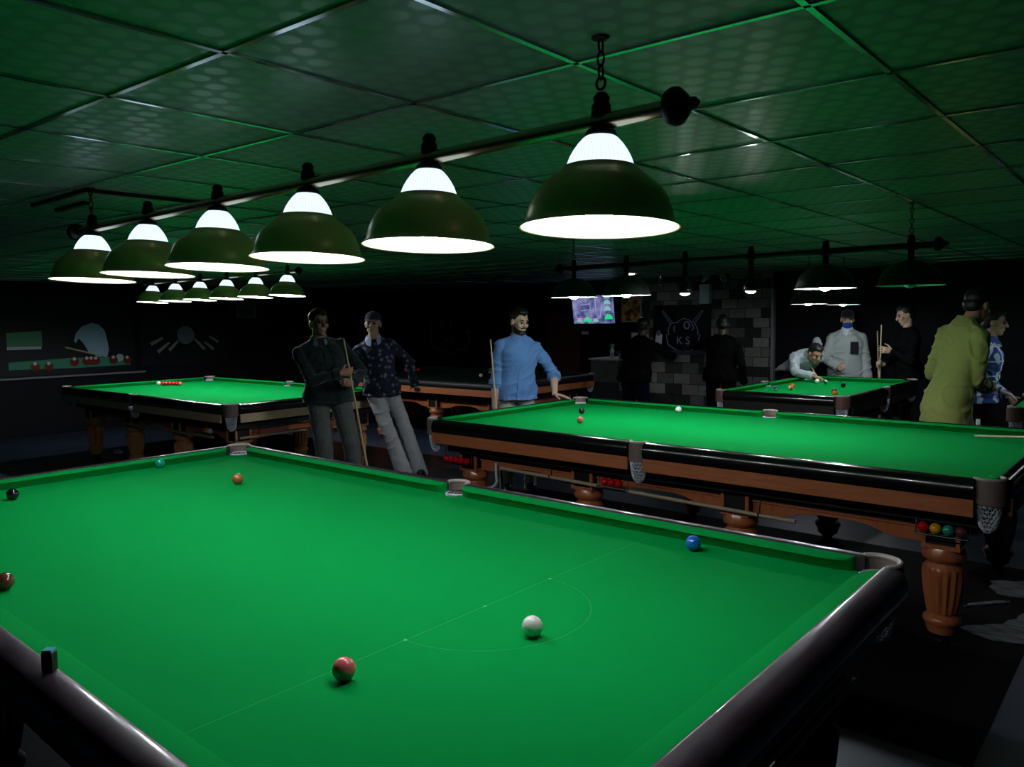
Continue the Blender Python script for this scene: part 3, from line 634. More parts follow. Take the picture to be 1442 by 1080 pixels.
# ------------------------------------------------------------------ room
X0, X1, Y0, Y1 = -12.0, 4.2, -2.6, 10.5
def slab(name, lo, hi, m): return struct(obj(name, box_bm(lo, hi), m))
slab('floor', (X0 - .2, Y0 - .2, -0.1), (X1 + .2, Y1 + .2, 0), MT['floor'])
ce = slab('ceiling', (X0 - .2, Y0 - .2, CEIL), (X1 + .2, Y1 + .2, CEIL + 0.1), MT['ceil'])
slab('wall_left', (X0 - .2, Y0 - .2, 0), (X0, Y1 + .2, CEIL), MT['wall'])
slab('wall_right', (X1, Y0 - .2, 0), (X1 + .2, Y1 + .2, CEIL), MT['wall'])
slab('wall_back', (X0, Y1, 0), (X1, Y1 + .2, CEIL), MT['wall'])
slab('wall_front', (X0, Y0 - .2, 0), (X1, Y0, CEIL), MT['wall'])
# ceiling bars
bm = bmesh.new(); ang = math.radians(3.2); px, py = 0.565, 0.60; org = V((0.075, 1.02, 0))
ux, uy = V((math.cos(ang), math.sin(ang), 0)), V((-0.0, 1, 0))
def clip(p, d):
    lo, hi = -40, 40
    for c, (a, b) in enumerate(((X0 + .02, X1 - .02), (Y0 + .02, Y1 - .02))):
        if abs(d[c]) < 1e-6:
            if not a < p[c] < b: return None
            continue
        t0, t1 = sorted(((a - p[c]) / d[c], (b - p[c]) / d[c])); lo, hi = max(lo, t0), min(hi, t1)
    return (lo, hi) if hi > lo else None
def bar(p, d):
    r = clip(p, d)
    if not r: return
    a, b = p + d * r[0], p + d * r[1]; w = V((-d.y, d.x, 0)).normalized() * 0.0075
    vs = [bm.verts.new(q + s * w + V((0, 0, z))) for q in (a, b) for s in (-1, 1) for z in (CEIL - 0.006, CEIL - 0.0005)]
    for f in ((0, 1, 3, 2), (4, 6, 7, 5), (0, 4, 5, 1), (2, 3, 7, 6), (0, 2, 6, 4), (1, 5, 7, 3)): bm.faces.new([vs[i] for i in f])
for k in range(-25, 12): bar(org + ux * (k * px), uy)
for k in range(-12, 22): bar(org + uy * (k * py), ux)
struct(obj('trim_1', bm, MT['bar_chrome']))
# dropped dark frame on the ceiling at the far left
bm = bmesh.new()
add_box(bm, (-3.95, 0.87, CEIL - 0.018), (-3.26, 0.89, CEIL)); add_box(bm, (-3.26, 0.87, CEIL - 0.018), (-3.24, 1.45, CEIL)); add_box(bm, (-4.05, 1.02, CEIL - 0.018), (-3.66, 1.05, CEIL))
struct(obj('trim_2', bm, MT['black_wood']))
slab('wall_stone', (-6.05, Y1 - 0.05, 0), (-3.84, Y1, CEIL), stone_mat('stone_cladding_wall', (0, 2)))
struct(obj('trim_3', box_bm((-3.84, Y1 - 0.09, 0), (-3.80, Y1, CEIL - 0.25), .004), mat('grey_trim', (0.25, 0.25, 0.27), rough=0.5)))
struct(obj('door_1', box_bm((-8.05, Y1 - 0.05, 0), (-7.3, Y1, 1.72), .004), mat('dark_red_door', (0.06, 0.012, 0.01), rough=0.5)))
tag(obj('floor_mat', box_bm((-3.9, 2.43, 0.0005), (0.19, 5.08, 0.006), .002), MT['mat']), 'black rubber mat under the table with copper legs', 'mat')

# ------------------------------------------------------------------ counter
ctr = thing('bar_counter', 'tall bar counter clad in grey stone blocks in front of the emblem board', 'counter', (-4.75, 9.05, 0))
obj('front', box_bm((-0.63, -0.30, 0), (0.70, 0.30, 1.115)), stone_mat('stone_cladding', (0, 2)), ctr)
obj('side_panel', box_bm((0.702, -0.30, 0), (0.722, 0.30, 1.115)), stone_mat('stone_cladding_side', (1, 2)), ctr)
obj('countertop', box_bm((-0.66, -0.33, 1.117), (0.745, 0.33, 1.15), .006), mat('dark_countertop', (0.05, 0.05, 0.055), rough=0.25), ctr)
dk = thing('reception_desk', 'lower dark desk left of the stone counter', 'desk', (-5.63, 9.05, 0))
obj('body', box_bm((-0.23, -0.30, 0), (0.24, 0.30, 1.01)), mat('desk_panel', (0.05, 0.055, 0.055), rough=0.6, var=(9, (0.035, 0.04, 0.04))), dk)
obj('desktop', box_bm((-0.25, -0.33, 1.012), (0.245, 0.33, 1.04), .005), mat('pale_desktop', (0.3, 0.31, 0.32), rough=0.4), dk)
bt = thing('bottle', 'clear plastic bottle with green cap on the lower desk', 'bottle', (-5.56, 8.86, 1.04))
bm = bmesh.new(); add_lathe(bm, [(0.001, 0), (0.03, 0.002), (0.033, 0.02), (0.031, 0.07), (0.033, 0.1), (0.026, 0.13), (0.013, 0.155), (0.013, 0.165)], 18); obj('body', bm, mat('clear_plastic', (0.35, 0.42, 0.42), rough=0.15), bt, True)
bm = bmesh.new(); add_lathe(bm, [(0.001, 0.205), (0.03, 0.203), (0.034, 0.19), (0.032, 0.165), (0.015, 0.163)], 18); obj('cap', bm, mat('green_plastic', (0.03, 0.3, 0.13), rough=0.35), bt, True)
st = thing('display_stand', 'white leaning card stand with blue base on the stone counter', 'stand', (-4.80, 8.82, 1.15), 0.1)
bm = bmesh.new(); add_prism(bm, [(-0.055, 0.02), (0.045, 0.02), (0.06, 0.24), (-0.03, 0.24)], lambda u, v, k: (u, 0.02 + v * 0.12 + k * 0.008, v)); obj('card', bm, mat('white_card', (0.68, 0.72, 0.75), rough=0.5), st)
obj('base', box_bm((-0.06, -0.03, 0), (0.06, 0.06, 0.02), .004), mat('blue_plastic', (0.03, 0.05, 0.35), rough=0.4), st)
bm = bmesh.new(); add_lathe(bm, [(0.001, 0), (0.035, 0), (0.035, 0.01), (0.001, 0.01)], 20, cap=False); bmesh.ops.rotate(bm, verts=bm.verts, cent=(0, 0, 0), matrix=Matrix.Rotation(PI / 2, 3, 'X')); bmesh.ops.translate(bm, verts=bm.verts, vec=(0.01, 0.045, 0.255)); obj('round_badge', bm, mat('blue_badge', (0.12, 0.2, 0.35), rough=0.4), st, True)

# emblem boards -----------------------------------------------------
LINE = mat('pale_violet_outline', (0.34, 0.32, 0.55), rough=0.6)
FAINT = mat('faint_outline', (0.20, 0.20, 0.22), rough=0.6)
DARKB = mat('black_board', (0.006, 0.006, 0.009), rough=0.55, spec=0.2)
def text_mesh(s, size, m, ext=0.002):
    cu = bpy.data.curves.new('t', 'FONT'); cu.body = s; cu.size = size; cu.extrude = ext; cu.align_x = 'CENTER'; cu.align_y = 'CENTER'
    o = bpy.data.objects.new('t', cu); C.objects.link(o); dg = bpy.context.evaluated_depsgraph_get(); dg.update()
    me = bpy.data.meshes.new_from_object(o.evaluated_get(dg)); bpy.data.objects.remove(o); me.materials.clear(); me.materials.append(m); return me
def lines(bm, pts, w, y=0.0, closed=False):
    add_tube(bm, [(p[0], y, p[1]) for p in pts], w, 6, closed=closed)
eb = thing('emblem_board', 'square black board with eight-ball and crossed-cues emblem above the stone counter', 'sign', (-5.295, Y1 - 0.0655, 0))
obj('board', box_bm((-0.50, -0.015, 0.93), (0.50, 0.015, 1.815), .003), DARKB, eb)
bm = bmesh.new(); q = lambda L: [(x + 5.23 - 0.03, z) for x, z in L]
def arcp(cx, cz, r, a0, a1, n=14, rz=None): return [(cx + r * math.cos(math.radians(a0 + (a1 - a0) * i / n)), cz + (rz or r) * math.sin(math.radians(a0 + (a1 - a0) * i / n))) for i in range(n + 1)]
lines(bm, [(-0.175, 1.52), (-0.13, 1.535), (-0.06, 1.535)] + arcp(0.065, 1.44, 0.155, 145, 35) + [(0.20, 1.535), (0.235, 1.53)] + [(0.28, 1.46), (0.30, 1.38), (0.285, 1.35), (0.33, 1.345), (0.31, 1.27)], 0.007, -0.02)
lines(bm, [(-0.175, 1.52), (-0.215, 1.45), (-0.225, 1.36), (-0.19, 1.35), (-0.255, 1.345), (-0.245, 1.28), (-0.22, 1.18), (-0.05, 1.09), (0.06, 1.03), (0.17, 1.09), (0.30, 1.17), (0.31, 1.27)], 0.007, -0.02)
for (a, b) in (((-0.325, 1.72), (-0.16, 1.52)), ((0.37, 1.715), (0.215, 1.53))):
    d = (V((b[0] - a[0], 0, b[1] - a[1]))).normalized(); nx = V((-d.z, 0, d.x)) * 0.014
    lines(bm, [(a[0] + nx.x, a[1] + nx.z), (b[0] + nx.x * 1.5, b[1] + nx.z * 1.5)], 0.005, -0.02); lines(bm, [(a[0] - nx.x, a[1] - nx.z), (b[0] - nx.x * 1.5, b[1] - nx.z * 1.5)], 0.005, -0.02)
    lines(bm, [(a[0] + nx.x, a[1] + nx.z), (a[0] - nx.x, a[1] - nx.z)], 0.005, -0.02)
lines(bm, arcp(0.105, 1.495, 0.045, 0, 360, 20, 0.055), 0.012, -0.02)
lines(bm, arcp(0.17, 1.46, 0.05, 80, -60, 8), 0.009, -0.02); lines(bm, arcp(-0.02, 1.44, 0.10, 150, 215, 8), 0.008, -0.02)
obj('emblem', bm, LINE, eb, True)
t = link('lettering', text_mesh('K S', 0.17, LINE), eb, (0.04, -0.018, 1.25)); t.rotation_euler = (PI / 2, 0, 0)
# second, fainter emblem on the far left of the back wall
e2 = thing('emblem_board', 'black board with a barely visible club crest left of the blue-shirted man', 'sign', (-10.5, Y1 - 0.0155, 0))
obj('board', box_bm((-0.72, -0.015, 0.80), (0.72, 0.015, 1.85), .003), DARKB, e2)
bm = bmesh.new(); lines(bm, [(-0.50, 1.64), (-0.57, 1.32), (-0.53, 1.20), (-0.48, 1.08), (-0.36, 1.05), (-0.0, 0.93), (0.15, 1.005), (0.40, 1.06), (0.49, 1.115), (0.56, 1.27), (0.52, 1.35), (0.49, 1.43)], 0.009, -0.02)
lines(bm, arcp(0.12, 1.54, 0.10, 60, 300, 12), 0.009, -0.02); lines(bm, [(-0.35, 1.62), (-0.2, 1.63)], 0.009, -0.02); lines(bm, [(-0.22, 1.62), (-0.24, 1.42)], 0.009, -0.02)
obj('emblem', bm, FAINT, e2, True)
t = link('lettering', text_mesh('K.S.', 0.2, FAINT), e2, (0.0, -0.018, 1.22)); t.rotation_euler = (PI / 2, 0, 0)

# television
tv = thing('television', 'wall television with a bluish map picture and rows of green icons', 'television', (-6.97, Y1 - 0.06, 1.775))
tv.rotation_euler = (math.radians(8), 0, 0)
obj('casing', box_bm((-0.44, -0.02, -0.275), (0.44, 0.03, 0.255), .006), MT['black_gloss'], tv)
def emis(name, col, s): return mat(name, (0.02, 0.02, 0.02), rough=0.4, emit=col, estr=s)
SCR = emis('screen_blue', (0.22, 0.26, 0.62), 0.55)
nt = SCR.node_tree; b_ = nt.nodes['Principled BSDF']; tc = N(nt, 'ShaderNodeTexCoord'); nz = N(nt, 'ShaderNodeTexNoise'); nz.inputs['Scale'].default_value = 7; nt.links.new(tc.outputs['Object'], nz.inputs['Vector'])
mx = N(nt, 'ShaderNodeMix', data_type='RGBA'); mx.inputs[6].default_value = (0.06, 0.08, 0.28, 1); mx.inputs[7].default_value = (0.42, 0.44, 0.85, 1); mr = N(nt, 'ShaderNodeMapRange'); mr.inputs['From Min'].default_value = 0.35; mr.inputs['From Max'].default_value = 0.65
nt.links.new(nz.outputs['Fac'], mr.inputs['Value']); nt.links.new(mr.outputs[0], mx.inputs['Factor']); nt.links.new(mx.outputs[2], b_.inputs['Emission Color'])
scr = obj('screen', box_bm((-0.425, -0.024, -0.24), (0.425, -0.0205, 0.24)), SCR, tv)
bm = bmesh.new()
lines(bm, [(-0.40, 0.1), (-0.36, -0.15), (0.0, -0.165), (0.14, -0.14), (0.19, 0.12)], 0.007, -0.026); lines(bm, [(-0.25, 0.08), (-0.05, 0.10), (-0.05, 0.0), (-0.25, -0.02)], 0.008, -0.026); lines(bm, [(0.06, 0.22), (0.06, -0.02), (0.2, 0.0)], 0.008, -0.026)
obj('map_outline', bm, emis('screen_violet', (0.5, 0.5, 0.9), 0.6), scr, True)
def icons(L, m, nm):
    for x, z, s in L:
        bm = bmesh.new(); add_prism(bm, [(-1.0 * s, -0.45 * s), (1.0 * s, -0.45 * s), (0.8 * s, 0.1 * s), (0.35 * s, 0.55 * s), (-0.35 * s, 0.55 * s), (-0.8 * s, 0.1 * s)], lambda u, v, k: (x + u, -0.0245 - 0.003 * k, z + v)); obj(nm, bm, m, scr)
icons([(0.30, 0.12, 0.07), (0.30, 0.01, 0.075), (0.30, 0.21, 0.06), (0.04, -0.185, 0.06), (-0.3, -0.185, 0.055)], emis('screen_cyan', (0.35, 0.72, 0.72), 0.65), 'icon')
icons([(0.31, -0.13, 0.085), (-0.13, -0.17, 0.085)], emis('screen_green', (0.02, 0.75, 0.25), 0.9), 'icon')
# framed golden picture, papers, pale wall box, spotlights, downlight
pc = thing('framed_picture', 'small gold and brown framed picture right of the television', 'picture', (-6.20, Y1 - 0.085, 1.755))
obj('frame', box_bm((-0.19, -0.012, -0.205), (0.19, 0.012, 0.205), .003), mat('pale_frame', (0.35, 0.32, 0.28), rough=0.5), pc)
obj('print', box_bm((-0.165, -0.016, -0.18), (0.165, -0.0125, 0.18)), mat('gold_print', (0.65, 0.36, 0.08), rough=0.5, var=(9, (0.03, 0.015, 0.015), (1, 1, 1), 0.42, 0.58)), pc)
PAPER = mat('paper', (0.55, 0.57, 0.66), rough=0.7)
for x, z, w, h, l in ((-6.14, 1.29, 0.16, 0.17, 'small pale sheet pinned behind the left figure at the counter'), (-5.95, 1.33, 0.11, 0.34, 'tall pale sheet pinned left of the emblem board')):
    tag(obj('paper_sheet', box_bm((x - w / 2, Y1 - 0.056, z - h / 2), (x + w / 2, Y1 - 0.0502, z + h / 2), .001), PAPER), l, 'paper')
tag(obj('paper_sheet', box_bm((-7.27, Y1 - 0.006, 1.34), (-7.12, Y1 - 0.0002, 1.40), .001), PAPER), 'pale strip of paper under the television', 'paper')
wb = thing('wall_speaker', 'pale blue-grey box fixed above the emblem board', 'speaker', (-4.87, Y1 - 0.08, 1.97))
obj('body', box_bm((-0.085, -0.06, -0.15), (0.085, 0.055, 0.15), .01), mat('pale_blue_plastic', (0.45, 0.62, 0.68), rough=0.5), wb)
bm = bmesh.new(); add_tube(bm, [(0.02, 0, 0.15), (0.02, 0.0, 0.2), (0.02, 0.06, 0.22)], 0.01, 8); obj('bracket', bm, MT['black_metal'], wb, True)
def spot(x, y, label, aim):
    o = thing('ceiling_spotlight', label, 'spotlight', (x, y, CEIL))
    bm = bmesh.new(); add_lathe(bm, [(0.045, -0.0005), (0.045, -0.02), (0.008, -0.022), (0.008, -0.07)], 16); obj('mount', bm, MT['chrome'], o, True)
    bm = bmesh.new(); add_lathe(bm, [(0.02, 0.06), (0.038, 0.05), (0.04, -0.04), (0.036, -0.06), (0.03, -0.055)], 16); R = V((0, 0, -1)).rotation_difference(V(aim)).to_matrix()
    bmesh.ops.rotate(bm, verts=bm.verts, cent=(0, 0, 0), matrix=R); bmesh.ops.translate(bm, verts=bm.verts, vec=(0, 0, -0.10)); obj('lamp_head', bm, MT['chrome'], o, True)
spot(-5.13, 9.5, 'small chrome spotlight on the ceiling left of the pale wall box', (0.4, -0.6, -0.7)); spot(-4.42, 9.5, 'small chrome spotlight on the ceiling above the pale wall box', (-0.5, -0.6, -0.6)); spot(-4.2, 9.6, 'small chrome spotlight on the ceiling right of the pale wall box', (0.6, -0.5, -0.6))
dw = thing('downlight', 'small lit round ceiling downlight above the counter', 'ceiling light', (-5.38, 9.07, CEIL))
bm = bmesh.new(); add_lathe(bm, [(0.075, -0.0005), (0.08, -0.012), (0.066, -0.014), (0.064, -0.006)], 24, cap=False); obj('ring', bm, MT['shade_white'], dw, True)
bm = bmesh.new(); add_lathe(bm, [(0.001, -0.012), (0.064, -0.012), (0.064, -0.004), (0.001, -0.004)], 24, cap=False); obj('diffuser', bm, mat('lit_diffuser', (1, 1, 1), emit=(0.9, 0.95, 1), estr=45), dw)

# wall murals on the left wall ---------------------------------------
def flat(bm, pts, x0, x1, mi=0): add_prism(bm, pts, lambda u, v, k: (x0 if k == 0 else x1, u, v), mi)
mu = thing('wall_mural', 'large dark wall picture of a snooker player stretching over a green table', 'mural', (X0, 3.4, 0))
mu.location = (0, 0, 0)
obj('panel', box_bm((X0 + 0.001, 2.2, 0.89), (X0 + 0.02, 4.86, 2.08)), DARKB, mu)
def art(nm, polys, col, d=0.021, rough=0.6):
    bm = bmesh.new()
    for P in polys: flat(bm, P, X0 + d, X0 + d + 0.002)
    return obj(nm, bm, mat('print_' + nm, col, rough=rough), mu)
def disc(y, z, r, n=18): return [(y + r * math.cos(2 * PI * i / n), z + r * math.sin(2 * PI * i / n)) for i in range(n)]
art('painted_backdrop', [[(3.075, 1.516), (3.531, 1.542), (3.532, 1.318), (3.076, 1.32)]], (0.03, 0.20, 0.10))
art('painted_ledge', [[(3.076, 1.32), (3.519, 1.316), (3.516, 1.275), (3.074, 1.275)]], (0.35, 0.50, 0.60))
art('painted_cloth', [[(3.082, 1.095), (3.882, 1.128), (4.779, 1.103), (4.781, 0.985), (4.012, 0.973), (3.082, 0.989)]], (0.01, 0.22, 0.12))
art('painted_shirt', [[(3.966, 1.392), (3.999, 1.495), (4.088, 1.598), (4.232, 1.649), (4.331, 1.625), (4.413, 1.532), (4.442, 1.394), (4.463, 1.24), (4.436, 1.134), (4.304, 1.124), (4.165, 1.206), (4.115, 1.313), (4.036, 1.42), (3.984, 1.347)]], (0.30, 0.46, 0.60), 0.0235)
art('painted_cue', [[(3.837, 1.302), (4.434, 1.128), (4.434, 1.108), (3.837, 1.278)]], (0.40, 0.36, 0.26), 0.026)
bl = [(3.954, 1.066), (4.13, 1.068), (4.193, 1.069), (4.258, 1.066), (4.521, 1.068), (4.731, 1.058), (3.418, 1.02), (3.6, 1.015)]
for i, (y, z) in enumerate(bl):
    bm = bmesh.new(); flat(bm, disc(y, z, 0.066 if i < 6 else 0.06), X0 + 0.026 + i * 1e-4, X0 + 0.028 + i * 1e-4); o = obj('painted_ball', bm, BC['maroon'], mu)
    bm = bmesh.new(); flat(bm, disc(y, z + 0.045, 0.024, 12), X0 + 0.029, X0 + 0.0305); obj('painted_highlight', bm, PAPER, o)
bm = bmesh.new(); flat(bm, disc(4.62, 1.10, 0.06), X0 + 0.026, X0 + 0.028); obj('painted_cue_ball', bm, mat('print_cue_ball', (0.35, 0.5, 0.5)), mu)
struct(obj('trim_4', box_bm((X0 + .001, 1.0, 0.845), (X0 + 0.06, 5.0, 0.875), .004), mat('grey_ledge', (0.16, 0.17, 0.2), rough=0.35)))
m2 = thing('wall_mural', 'faint dark wall picture of a grey ball between two fans of pale rays', 'mural', (0, 0, 0))
obj('panel', box_bm((X0 + 0.001, 4.95, 0.95), (X0 + 0.02, 6.5, 1.85)), DARKB, m2)
bm = bmesh.new(); flat(bm, disc(5.711, 1.43, 0.15, 28), X0 + 0.021, X0 + 0.023); obj('painted_ball', bm, mat('print_grey_ball', (0.14, 0.19, 0.24)), m2)
for a, b in [((5.12, 1.292), (5.319, 1.392)), ((5.229, 1.163), (5.423, 1.312)), ((5.417, 1.185), (5.574, 1.336)), ((6.033, 1.182), (5.863, 1.358)), ((6.194, 1.176), (6.039, 1.303)), ((6.287, 1.295), (6.129, 1.401))]:
    d = V((b[0] - a[0], b[1] - a[1], 0)).normalized(); n = V((-d.y, d.x, 0)) * 0.028
    bm = bmesh.new(); flat(bm, [(a[0] + n.x, a[1] + n.y), (b[0] + n.x * .6, b[1] + n.y * .6), (b[0] - n.x * .6, b[1] - n.y * .6), (a[0] - n.x, a[1] - n.y)], X0 + 0.021, X0 + 0.023); obj('painted_ray', bm, mat('print_ray', (0.20, 0.27, 0.25)), m2)
fr = thing('framed_picture', 'dim framed picture on the dark wall right of the ray mural', 'picture', (X0, 6.85, 1.83))
obj('frame', box_bm((0.001, -0.19, -0.12), (0.02, 0.19, 0.12), .003), mat('grey_frame', (0.10, 0.13, 0.15)), fr)
obj('print', box_bm((0.0205, -0.15, -0.085), (0.023, 0.15, 0.085)), mat('dim_print', (0.03, 0.035, 0.045)), fr)

# torn pale scraps on the floor
def scrap(name, pts, label, cat, m, z=0.0062, h=0.008):
    bm = bmesh.new(); P = []
    for i, p in enumerate(pts):
        q = pts[(i + 1) % len(pts)]
        for k in range(4):
            t = k / 4; P.append((p[0] + (q[0] - p[0]) * t + random.uniform(-.012, .012), p[1] + (q[1] - p[1]) * t + random.uniform(-.012, .012)))
    add_prism(bm, P, lambda u, v, k: (u, v, z + (h if k else 0)))
    return tag(obj(name, bm, m), label, cat)
SCR_M = mat('worn_pale_paper', (0.30, 0.33, 0.37), rough=0.8, bump=(25, 0.6, (1, 1, 1), 0.01), var=(9, (0.10, 0.09, 0.085), (1, 4, 1), 0.4, 0.65))
scrap('torn_sheet', [(-0.12, 3.80), (0.06, 3.72), (0.55, 3.95), (0.60, 4.35), (0.12, 4.22), (0.05, 4.0)], 'large torn pale sheet lying on the floor at the right edge', 'sheet', SCR_M, 0.0)
scrap('torn_sheet', [(-0.07, 4.50), (-0.12, 4.68), (0.10, 4.86), (0.30, 4.80), (0.18, 4.55), (0.02, 4.45)], 'smaller pale torn sheet on the floor behind the nearest copper leg', 'sheet', SCR_M, 0.0062)
scrap('torn_sheet', [(-0.16, 4.12), (-0.14, 4.19), (0.02, 4.39), (0.03, 4.34)], 'narrow pale paper strip on the floor right of the nearest copper leg', 'paper', SCR_M)
bm = bmesh.new(); add_sphere(bm, (0, 0, 0.03), (0.085, 0.05, 0.03), 12, 8)
for v in bm.verts: v.co *= 1 + random.uniform(-.18, .18)
for v in bm.verts: v.co.z = max(0.0, v.co.z)
tag(obj('crumpled_paper', bm, mat('crumpled_white', (0.5, 0.55, 0.62), rough=0.8), None, False, (-9.35, 3.44, 0)), 'crumpled white paper on the floor among the golden legs', 'paper')

# ------------------------------------------------------------------ people
def add_capsule(bm, a, b, ra, rb, seg=14):
    a, b = V(a), V(b); d = b - a; L = d.length
    t = d / L if L > 1e-6 else V((0, 0, 1)); pts = []; rs = []
    for k in range(5, 0, -1):
        g = PI / 2 * k / 5.5; pts.append(a - t * ra * math.sin(g)); rs.append(ra * math.cos(g))
    for k in range(0, 5): pts.append(a + d * k / 4); rs.append(ra + (rb - ra) * k / 4)
    for k in range(1, 6):
        g = PI / 2 * k / 5.5; pts.append(b + t * rb * math.sin(g)); rs.append(rb * math.cos(g))
    add_tube(bm, pts, rs, seg)
def add_loft(bm, secs, seg=22):
    """secs: (centre, right axis * half width, forward axis * half depth)"""
    rings = [[bm.verts.new(V(c) + V(x) * math.cos(2 * PI * i / seg) + V(y) * math.sin(2 * PI * i / seg)) for i in range(seg)] for c, x, y in secs]
    for A, B in zip(rings, rings[1:]):
        for i in range(seg): bm.faces.new((A[i], A[(i + 1) % seg], B[(i + 1) % seg], B[i]))
    bm.faces.new(rings[0]); bm.faces.new(rings[-1])
def ik(a, b, l1, l2, pole):
    a, b = V(a), V(b); d = b - a; L = min(d.length, (l1 + l2) * 0.995); dn = d.normalized()
    x = (l1 * l1 - l2 * l2 + L * L) / (2 * L); h = math.sqrt(max(0, l1 * l1 - x * x))
    p = V(pole); p = (p - dn * p.dot(dn)).normalized()
    return a + dn * x + p * h, a + dn * L
def folds(me, amp, seed):
    me.update(); o3 = V((seed * 3.1, seed * 1.7, seed * 2.3))
    nr = [v.normal.copy() for v in me.vertices]
    for v, n in zip(me.vertices, nr):
        p = v.co; w_ = noise.noise_vector(p * 3.5 + o3) * 0.9
        q = noise.noise(V((p.x * 5.0, p.y * 5.0, p.z * 10.0 + p.x * 4.0)) + w_ + o3)
        v.co = p + n * amp * (max(0.0, 1 - abs(q) * 4.5) - 0.35)
    me.update()
_seed = [0]
def add_hand(bm, w, d, n, s, curl=0.5, spread=0.0, k=1.0):
    """w wrist, d along the hand, n palm normal, s towards the thumb"""
    w, d = V(w), V(d).normalized(); n = V(n); n = (n - d * n.dot(d)).normalized(); s = d.cross(n) * (1 if d.cross(n).dot(V(s)) > 0 else -1)
    add_loft(bm, [(w - d * .02 * k, s * .026 * k, n * .020 * k), (w + d * .015 * k, s * .031 * k, n * .018 * k), (w + d * .05 * k, s * .039 * k, n * .016 * k), (w + d * .088 * k, s * .041 * k, n * .013 * k), (w + d * .097 * k, s * .034 * k, n * .009 * k)], 14)
    for i, (o, L) in enumerate(((0.031, .070), (0.0105, .079), (-0.0105, .073), (-0.031, .056))):
        p = w + d * (.088 - abs(o - .01) * .12) * k + s * o * k; dirv = (d + s * o * spread * 8).normalized(); segs = (L * .45, L * .32, L * .25); r = .0088 * k
        for j, sl in enumerate(segs):
            ang_ = curl * (0.75 if j == 0 else 1.0) * (1 + 0.08 * i)
            ax = dirv.cross(n); 
            dirv = (Quaternion(ax.normalized(), ang_) @ dirv) if ax.length > 1e-6 else dirv
            n2 = Quaternion(ax.normalized(), ang_) @ n if ax.length > 1e-6 else n
            q = p + dirv * sl * k; add_capsule(bm, p, q, r, r * .92, 8); p = q; r *= .93
            n = n2 if False else n
    p = w + d * .022 * k + s * .026 * k; t1 = (s * .75 + d * .6 + n * .25).normalized(); q = p + t1 * .040 * k; add_capsule(bm, p, q, .0115 * k, .0105 * k, 8)
    t2 = (s * .35 + d * .85 + n * (.25 + curl * .45)).normalized(); z = q + t2 * .030 * k; add_capsule(bm, q, z, .0105 * k, .009 * k, 8)
    t3 = (t2 + n * curl * .5).normalized(); add_capsule(bm, z, z + t3 * .02 * k, .009 * k, .0075 * k, 8)

def fabric(name, col, var=None, rough=0.85, wr=0.3, sheen=0.12):
    return mat('fabric_' + name, col, rough=rough, spec=0.12 if sheen else 0.03, sheen=sheen, bump=(30, wr, (1, 1, 1), 0.006), var=var)

